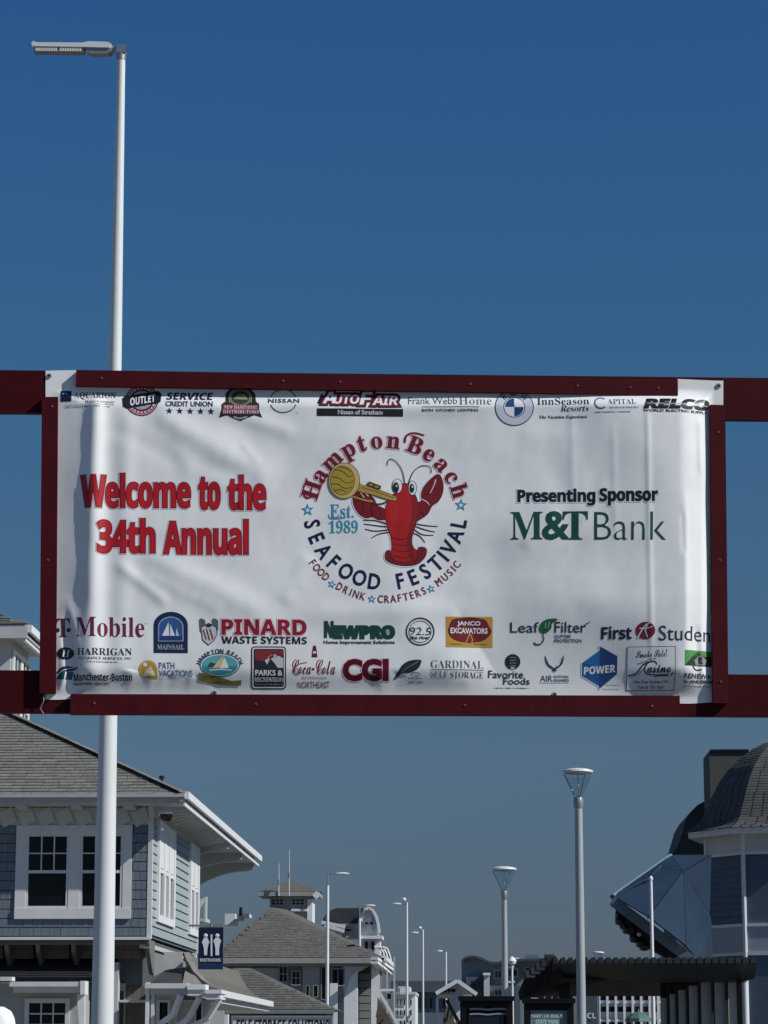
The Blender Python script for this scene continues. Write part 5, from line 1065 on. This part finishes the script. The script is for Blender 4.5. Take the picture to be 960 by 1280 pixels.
for a, b, c, d in ((617, 1212, 628, 1224), (634, 1210, 648, 1222), (588, 1226, 595, 1238), (600, 1226, 607, 1238), (655, 1208, 668, 1220), (617, 1236, 628, 1246)): simple_window('window', a, b, c, d, 259.2, bb, 2, 1, MATS['dark_coping'], .1, .15)
MB().box(*bx(605, 1217, 612, 1250, 258.5, 1)).build('chimney', offw, bb); MB().box(*bx(604, 1216, 613, 1219, 258.3, 1.4)).build('chimney_cap', white, bb)
MB().box(*bx(657, 1193.5, 673, 1201, 262, 3)).build('rooftop_unit', mat('unit_blue', (.1, .15, .22), .6), bb); MB().box(*bx(639, 1197, 649, 1199.3, 262, 2)).build('skylight', white, bb)
# balconied white hotel seen under the shelter
hb_ = thing('balconied_hotel', 'white hotel with rows of balconies seen beneath the shelter roof', 'hotel', (xat(785, 140), 140, 0))
MB().box(*bx(749, 1236, 827, 1300, 141.2, 8)).build('wall', mat('hotel_wall', (.28, .32, .36), .8), hb_)
for r, y in enumerate((1236, 1251, 1274, 1297)): MB().box(*bx(748, y, 828, y + 3.2, 140, 1.2)).build('floor_slab', white, hb_)
for k in range(8): px = 748 + k * 10.6; MB().box(*bx(px, 1236, px + 1.8, 1300, 139.9, .3)).build('column', white, hb_)
for r, y in enumerate((1239.2, 1254.2, 1277.2)):
    for k in range(7):
        px = 751.5 + k * 10.6; d_ = piece('balcony_door', glass, hb_, xat(px, 141.1), xat(px + 7, 141.1), 141.1, 141.15, hgt(y + 12, 141.1), hgt(y + 1, 141.1))
        rl = MB(); rl.box(*bx(px - 1, y + 11, px + 8, y + 12, 140.1, .1))
        for j in range(6): rl.box(*bx(px - .8 + j * 1.6, y + 12.1, px - .1 + j * 1.6, y + 19, 140.12, .06))
        rl.build('railing', white, hb_)
gz = thing('gazebo', 'tiny green roofed gazebo in front of the balconied hotel', 'gazebo', at(798, 1290, 125))
q = at(798, 1270, 125); MB().lathe((q.x, q.y, q.z), [(.62, -.25), (.58, -.1), (.3, .1), (.05, .2), (.03, .32)], 8).build('roof', mat('green_copper', (.07, .15, .135), .6), gz)
for k in range(4): t = R(45 + k * 90); MB().tube((q.x + .42 * cos(t), q.y + .42 * sin(t), 0), (q.x + .42 * cos(t), q.y + .42 * sin(t), q.z - .25), .04, .04, 8).build('post', white, gz)
cb = thing('street_banner', 'small grey hanging banner with two white letters left of the balconied hotel', 'banner', at(739, 1290, 90))
MB().box(*bx(731, 1243, 747, 1300, 90, .05)).build('cloth', mat('banner_slate', (.05, .075, .10), .7), cb); sign_text('CL', 734, 1266, 745, 1273, 89.95, wp, cb, 'bold')

# ================================================================== DISPLAY BOARDS
def display_board(px0, px1, py, Y, label, scr):
    a, b = at(px0, py, Y), at(px1, py, Y); t = thing('display_board', label, 'display board', ((a.x + b.x) / 2, Y, 0), 'black display boards before the shelter')
    f = MB(); e = .07; z0 = .75
    f.box(a.x, a.x + e, Y, Y + .14, z0, a.z).box(b.x - e, b.x, Y, Y + .14, z0, a.z).box(a.x + e, b.x - e, Y, Y + .14, a.z - e, a.z).box(a.x + e, b.x - e, Y, Y + .14, z0, z0 + e)
    f.build('frame', dark, t); MB().box(a.x + e, b.x - e, Y + .05, Y + .12, z0 + e, a.z - e).build('backing', dark, t)
    for x in (a.x + .05, b.x - .13): MB().box(x, x + .08, Y + .02, Y + .12, 0, z0).build('leg', dark, t)
    if scr: MB().box(xat(px0 + 7, Y), xat(px1 - 8, Y), Y + .03, Y + .049, z0 + .2, hgt(py + 9, Y)).build('poster', mat('teal_poster', lin((112, 148, 150)), .25, var=.08), t)
    else:
        MB().box(xat(px0 + 10, Y), xat(px1 - 12, Y), Y + .03, Y + .049, z0 + .2, hgt(py + 16, Y)).build('poster', mat('navy_poster', lin((24, 34, 50)), .2, var=.1), t)
    MB().box(a.x - .02, b.x + .02, Y - .03, Y + .18, a.z, a.z + .05).build('cap', dark, t)
    return t
YD = 30.
d1 = display_board(575, 641, 1251, YD, 'black display board with dark poster and pale wavy stripes, left of the pair', False)
wv = mat('pale_wave', lin((150, 158, 162)), .5)
for dy in (0, 6.2):
    o_, f_ = stroke([(587, 1261.5 + dy), (598, 1261 + dy), (610, 1262 + dy), (622, 1261 + dy), (635, 1261.5 + dy)], 2.6 if dy == 0 else 1.8); MB().add([at(x, y, YD + .02) for x, y in o_], f_).build('wave_stripe', wv, d1)
d2 = display_board(655, 717, 1254, YD, 'black display board with pale teal park poster, right of the pair', True)
sign_text('HAMPTON BEACH', 664, 1266.5, 702.5, 1272, YD + .02, mat('poster_letter', lin((214, 226, 226)), .4, var=0), d2, 'bold'); sign_text('STATE PARK', 669.5, 1274.5, 698, 1280, YD + .02, MATS['poster_letter'], d2, 'bold')
MB().box(*bx(664, 1247, 672, 1252, YD + .1, .12)).build('latch', mat('pale_latch', (.5, .5, .45), .5), d2)

# ================================================================== SHELTER WITH RIBBED ROOF
YS0, YS1 = 36., 48.
sh = thing('ribbed_shelter', 'dark open shelter with a ribbed metal roof beside the round corner tower', 'shelter', (xat(800, 40), 42, 0))
sx0, sx1 = xat(690, YS0), xat(943, YS0)
z_t, z_f, z_b = hgt(1199.5, YS0), hgt(1205, YS0), hgt(1224, YS0)
shm = mat('dark_shelter_metal', (.022, .024, .027), .55, var=.12); shd = mat('shelter_underside_and_shade', (.012, .012, .013), .8)
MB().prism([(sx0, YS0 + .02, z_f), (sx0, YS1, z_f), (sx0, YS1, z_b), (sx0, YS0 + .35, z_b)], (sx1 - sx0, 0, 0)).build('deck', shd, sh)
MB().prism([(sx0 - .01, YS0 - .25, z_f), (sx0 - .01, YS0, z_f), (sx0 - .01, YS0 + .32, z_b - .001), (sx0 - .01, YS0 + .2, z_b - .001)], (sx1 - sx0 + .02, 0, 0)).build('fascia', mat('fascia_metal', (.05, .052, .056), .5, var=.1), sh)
nr = 27; ribme = MB().prism([(-.038, 0, 0), (-.022, 0, .075), (.022, 0, .075), (.038, 0, 0)], (0, YS1 - YS0 + .3, 0))
proto = None
for k in range(nr):
    x = sx0 + .04 + (sx1 - sx0 - .08) * k / (nr - 1)
    if proto is None: r_ = MB(); r_.v = [q + V((x, YS0 - .28, z_f)) for q in ribme.v]; r_.f = ribme.f; r_.m = ribme.m; proto = r_.build('rib', shm, sh); px_ = x
    else: c = proto.copy(); col.objects.link(c); c.parent = sh; c.location = proto.location + V((x - px_, 0, 0))
# turned down left end
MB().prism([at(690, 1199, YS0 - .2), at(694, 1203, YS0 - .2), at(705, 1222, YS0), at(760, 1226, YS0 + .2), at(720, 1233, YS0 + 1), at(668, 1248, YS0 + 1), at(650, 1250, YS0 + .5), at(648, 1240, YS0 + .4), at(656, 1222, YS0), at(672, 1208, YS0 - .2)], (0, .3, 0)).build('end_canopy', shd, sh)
for k in range(5): MB().bar(at(689 - k * 6.5, 1199.5 + k * 4.5, YS0 - .25), at(686 - k * 6.5, 1197 + k * 5.5, YS0 - .1), .12, .09).build('end_rib', shm, sh)
sg = mat('shelter_panel', (.52, .52, .49), .7, var=.08)
for k in range(6): MB().box(*bx(664 + k * 9, 1229 + max(0, 3 - k) * 3, 671 + k * 9, 1251, YS0 + 1.6, .08)).build('slat', mat('slat_grey', (.13, .125, .115), .8, var=.1, rnd=.2), sh)
MB().box(*bx(700, 1226, 712, 1300, YS0 + .5, .25)).build('post', shd, sh)
edges_px = [925, 907, 890, 873, 858, 845, 834, 824]
for i in range(len(edges_px) - 1):
    ya_ = YS0 + .75 + i * .05; a, b = xat(edges_px[i + 1] + .8, ya_), xat(edges_px[i] - .8, ya_)
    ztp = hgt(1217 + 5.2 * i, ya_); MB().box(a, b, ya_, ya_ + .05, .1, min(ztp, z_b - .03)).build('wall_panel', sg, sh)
    if ztp < z_b - .05: MB().box(a, b, ya_ - .02, ya_ + .06, ztp + .003, z_b - .02).build('roof_shade_strip', shd, sh)  # dark strip added in place of the roof's shade above the panels
    xb = xat(edges_px[i], ya_ - .02); MB().box(xb - .02, xb + .02, ya_ - .05, ya_ + .10, 0, z_b - .01).build('wall_post', mat('post_dark', (.03, .03, .03), .6), sh)
MB().tube((xat(929.5, YS0), YS0 - .1, 0), (xat(929.5, YS0), YS0 - .1, z_b - .05), .042, .042, 12).build('downpipe', polem, sh, smooth=True)
MB().box(xat(922, YS0), xat(926.5, YS0), YS0, YS0 + .25, 0, z_b).build('post', dark, sh)

# ================================================================== ROUND CORNER TOWER AND ITS HOUSE
YT = 70.; kT = YT / 3466; tc_ = at(985, 1200, YT); RTW = 99 * kT
tw = thing('corner_tower', 'octagonal slate blue tower under a bell shaped shingled dome at the right edge', 'tower', (tc_.x, YT, 0))
PH = [81.7 + 45 * k for k in range(8)]
def octp(r, z, dz=0): return [V((tc_.x - r * sin(R(a)), YT - r * cos(R(a)), z)) for a in PH]
def octb(name, m, r0, z0, z1, r1=None, parent=tw):
    r1 = r0 if r1 is None else r1; b_ = MB(); b_.add(octp(r0, z0) + octp(r1, z1), [(i, (i + 1) % 8, 8 + (i + 1) % 8, 8 + i) for i in range(8)] + [tuple(range(8))[::-1], tuple(range(8, 16))]); return b_.build(name, m, parent)
zz = lambda py: hgt(py, YT - RTW)
octb('wall', navyw, RTW, 0, zz(1192)); octb('band', mat('pale_band', (.30, .34, .38), .7, var=.06), RTW + .03, zz(1192), zz(1156))
octb('wall', navyw, RTW, zz(1156) + .001, zz(1068)); octb('frieze', offw, RTW + .04, zz(1068), zz(1043))
octb('eave', trim, RTW + .50, zz(1043), zz(1035.5))
octb('sill', trim, RTW + .07, zz(1158), zz(1154)); octb('sill', trim, RTW + .07, zz(1194), zz(1190)); octb('cornice', trim, RTW + .08, zz(1068), zz(1064))
cp_ = octp(RTW + .05, 0)
for i in range(8):
    c = cp_[i]; MB().tube((c.x, c.y, 0), (c.x, c.y, zz(1043)), .055, .055, 8).build('corner_board', trim, tw)
for i in (7, 0, 1):                            # siding boards on the facets in view
    a, b = octp(RTW, 0)[i], octp(RTW, 0)[(i + 1) % 8]; d = (b - a).normalized(); nrm = V((d.y, -d.x, 0))
    if nrm.dot(a - V((tc_.x, YT, 0))) < 0: nrm = -nrm
    for lo_, hi_ in ((1290, 1195), (1153, 1069)):
        n = int((zz(hi_) - zz(lo_)) / .17)
        for k in range(n):
            z = zz(lo_) + k * .17; c = (a + b) / 2; L = (b - a).length / 2 - .07
            MB().prism([c - d * L + nrm * .002 + V((0, 0, z)), c - d * L + nrm * .026 + V((0, 0, z + .003)), c - d * L + nrm * .006 + V((0, 0, z + .166)), c - d * L + nrm * .002 + V((0, 0, z + .166))], d * 2 * L).build('siding_board', navyw, tw)
def bell(name, cx, cy, PHs, prof, m, parent, tabs=True):
    """faceted bell roof built in overlapping courses"""
    b_ = MB(); n = len(PHs)
    for j in range(len(prof) - 1):
        (r0, z0), (r1, z1) = prof[j], prof[j + 1]; o_ = .013
        for i in range(n):
            a0, a1 = PHs[i], PHs[(i + 1) % n]
            P_ = lambda r, a, z: V((cx - r * sin(R(a)), cy - r * cos(R(a)), z))
            A, B, C, D = P_(r0 + o_, a0, z0), P_(r0 + o_, a1, z0), P_(r1, a1, z1), P_(r1, a0, z1); A2, B2 = P_(r0 - .01, a0, z0), P_(r0 - .01, a1, z0)
            L = (B - A).length; k = max(1, int(L / .24)) if tabs else 1
            for q in range(k):
                t0, t1 = q / k, (q + 1) / k; g_ = .004 / max(L / k, .05); dz = V((0, 0, random.uniform(-.004, .004)))
                a_, b2, c_, d_ = A.lerp(B, t0 + g_) + dz, A.lerp(B, t1 - g_) + dz, D.lerp(C, t1), D.lerp(C, t0)
                b_.add([a_, b2, c_, d_, A2.lerp(B2, t0), A2.lerp(B2, t1)], [(0, 1, 2, 3), (4, 5, 1, 0)])
    return b_.build(name, m, parent, kind='stuff')
ctl = [(1035, 130), (1030, 118), (1020, 108), (1005, 100), (988, 92), (970, 82), (955, 70), (942, 55), (932, 40), (925, 24), (921, 8), (920, 1)]
prof = []
N_ = 34
zc_ = hgt(1035.5, YT - RTW); ys_ = [c[0] for c in ctl]; rs_ = [c[1] * kT for c in ctl]
hs_ = [0, .10, .30, .62, .98, 1.36, 1.70, 2.0, 2.24, 2.42, 2.52, 2.55]
for k in range(N_ + 1):
    h_ = 2.55 * (k / N_) ** 1.0; prof.append((float(np.interp(h_, hs_, rs_)), zc_ + h_ * .95))
bell('dome_shingles', tc_.x, YT, PH, prof, mat('dome_shingle', (.078, .08, .078), .9, var=.12, rnd=.10, scale=6, bump=.3), tw)
MB().lathe((tc_.x, YT, prof[-1][1]), [(.12, -.1), (.14, .05), (.05, .1), (.09, .2), (.02, .5)], 12).build('finial', grey, tw)
# house behind the tower
rh = thing('bandstand_house', 'dark curved shingle roof and square parapet behind the corner tower', 'building', (tc_.x + 2, YT + 6, 0))
Y2 = YT + 4.5; k2 = Y2 / 3466
cv = [(840, 1068), (846, 1060), (850, 1050), (853, 1040), (857, 1026), (863, 1015), (872, 1006), (884, 1000), (900, 996)]
MB().prism([at(px, py, Y2 - .05) for px, py in cv] + [at(930, 996, Y2 - .05), at(930, 1068, Y2 - .05)], (0, 4.5, 0)).build('curved_roof', roofk, rh)
MB().box(*bx(845, 1066, 905, 1076, Y2 + .1, 5)).build('frieze', trim, rh)
MB().box(*bx(848, 1076, 905, 1300, Y2 + .3, 5)).build('wall', navyw, rh)
MB().box(*bx(888.5, 939, 935, 1020, YT + 2.2, 2)).build('parapet', mat('parapet_shingle', (.065, .067, .062), .9, var=.2), rh); MB().box(*bx(888, 936.5, 936, 939.5, YT + 2.15, 2.1)).build('parapet_cap', dark, rh)
# ================================================================== BANDSTAND CANOPY
bs = thing('bandstand_canopy', 'faceted glossy blue canopy tipping out left of the corner tower', 'canopy', at(870, 1290, 64))
cvm = mat('blue_canopy_sheet', (.017, .034, .060), .55, var=.18, scale=.8, spec=.2); rib_m = mat('canopy_rib', (.008, .014, .022), .8, spec=.1)
PT = dict(T=at(838, 1070, 66), B=at(765.5, 1121, 60.5), I=at(811, 1099, 62), F=at(853, 1090, 63.5), W=at(888, 1070, 68), G=at(886, 1143, 66.5), S=at(810, 1147, 59.2), H=at(856, 1183, 60.0), C=at(871, 1200, 60.2), E=at(890, 1205, 66), U=at(889, 1158, 66.4), J=at(826, 1086, 64))
tris = [('B', 'I', 'T'), ('B', 'S', 'F', 'J'), ('I', 'B', 'J'), ('T', 'J', 'F'), ('T', 'F', 'W'), ('W', 'F', 'G'), ('F', 'S', 'H'), ('F', 'H', 'G'), ('G', 'H', 'U'), ('U', 'H', 'C', 'E')]
for q in tris:
    pts = [PT[c] for c in q]; c = sum(pts, V()) / len(pts); pts = [p + (c - p).normalized() * .02 for p in pts]
    n = (pts[1] - pts[0]).cross(pts[2] - pts[0]).normalized(); n = -n if n.y > 0 else n
    MB().prism(pts, n * .03).build('canopy_panel', cvm, bs)
for a, b in (('F', 'G'), ('G', 'H'), ('F', 'S'), ('F', 'J'), ('F', 'W'), ('B', 'J'), ('J', 'T')):
    MB().tube(PT[a], PT[b], .022, .022, 8).build('canopy_rib', rib_m, bs)
MB().tube(PT['B'], PT['T'], .06, .06, 10).build('edge_tube', mat('edge_blue', (.16, .24, .3), .35), bs)
rim = MB(); up_ = V((0, 0, .11)); rim.bar(PT['B'] - up_ * .8, PT['C'] - up_ * .8, .3, .22); rim.build('rim_beam', mat('rim_grey', (.14, .18, .22), .45), bs)
und = [(767, 1124), (773, 1126), (868, 1200), (838, 1200), (812, 1185), (796, 1178), (788, 1168), (777, 1160), (770, 1145), (771, 1134)]
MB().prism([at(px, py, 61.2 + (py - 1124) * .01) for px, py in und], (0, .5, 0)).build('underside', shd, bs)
for k, (px, py) in enumerate(((775, 1150), (784, 1161), (793, 1172), (801, 1178), (790, 1160), (805, 1182))):
    c = at(px, py, 60.9); MB().lathe(c, [(.01, -.12), (.10, -.10), (.12, 0), (.07, .12), (.02, .14)], 10).build('stage_light', black, bs)
MB().lathe(at(799, 1168, 60.7), [(.01, -.05), (.05, -.02), (.05, .02), (.01, .05)], 8).build('lens', trim, bs)
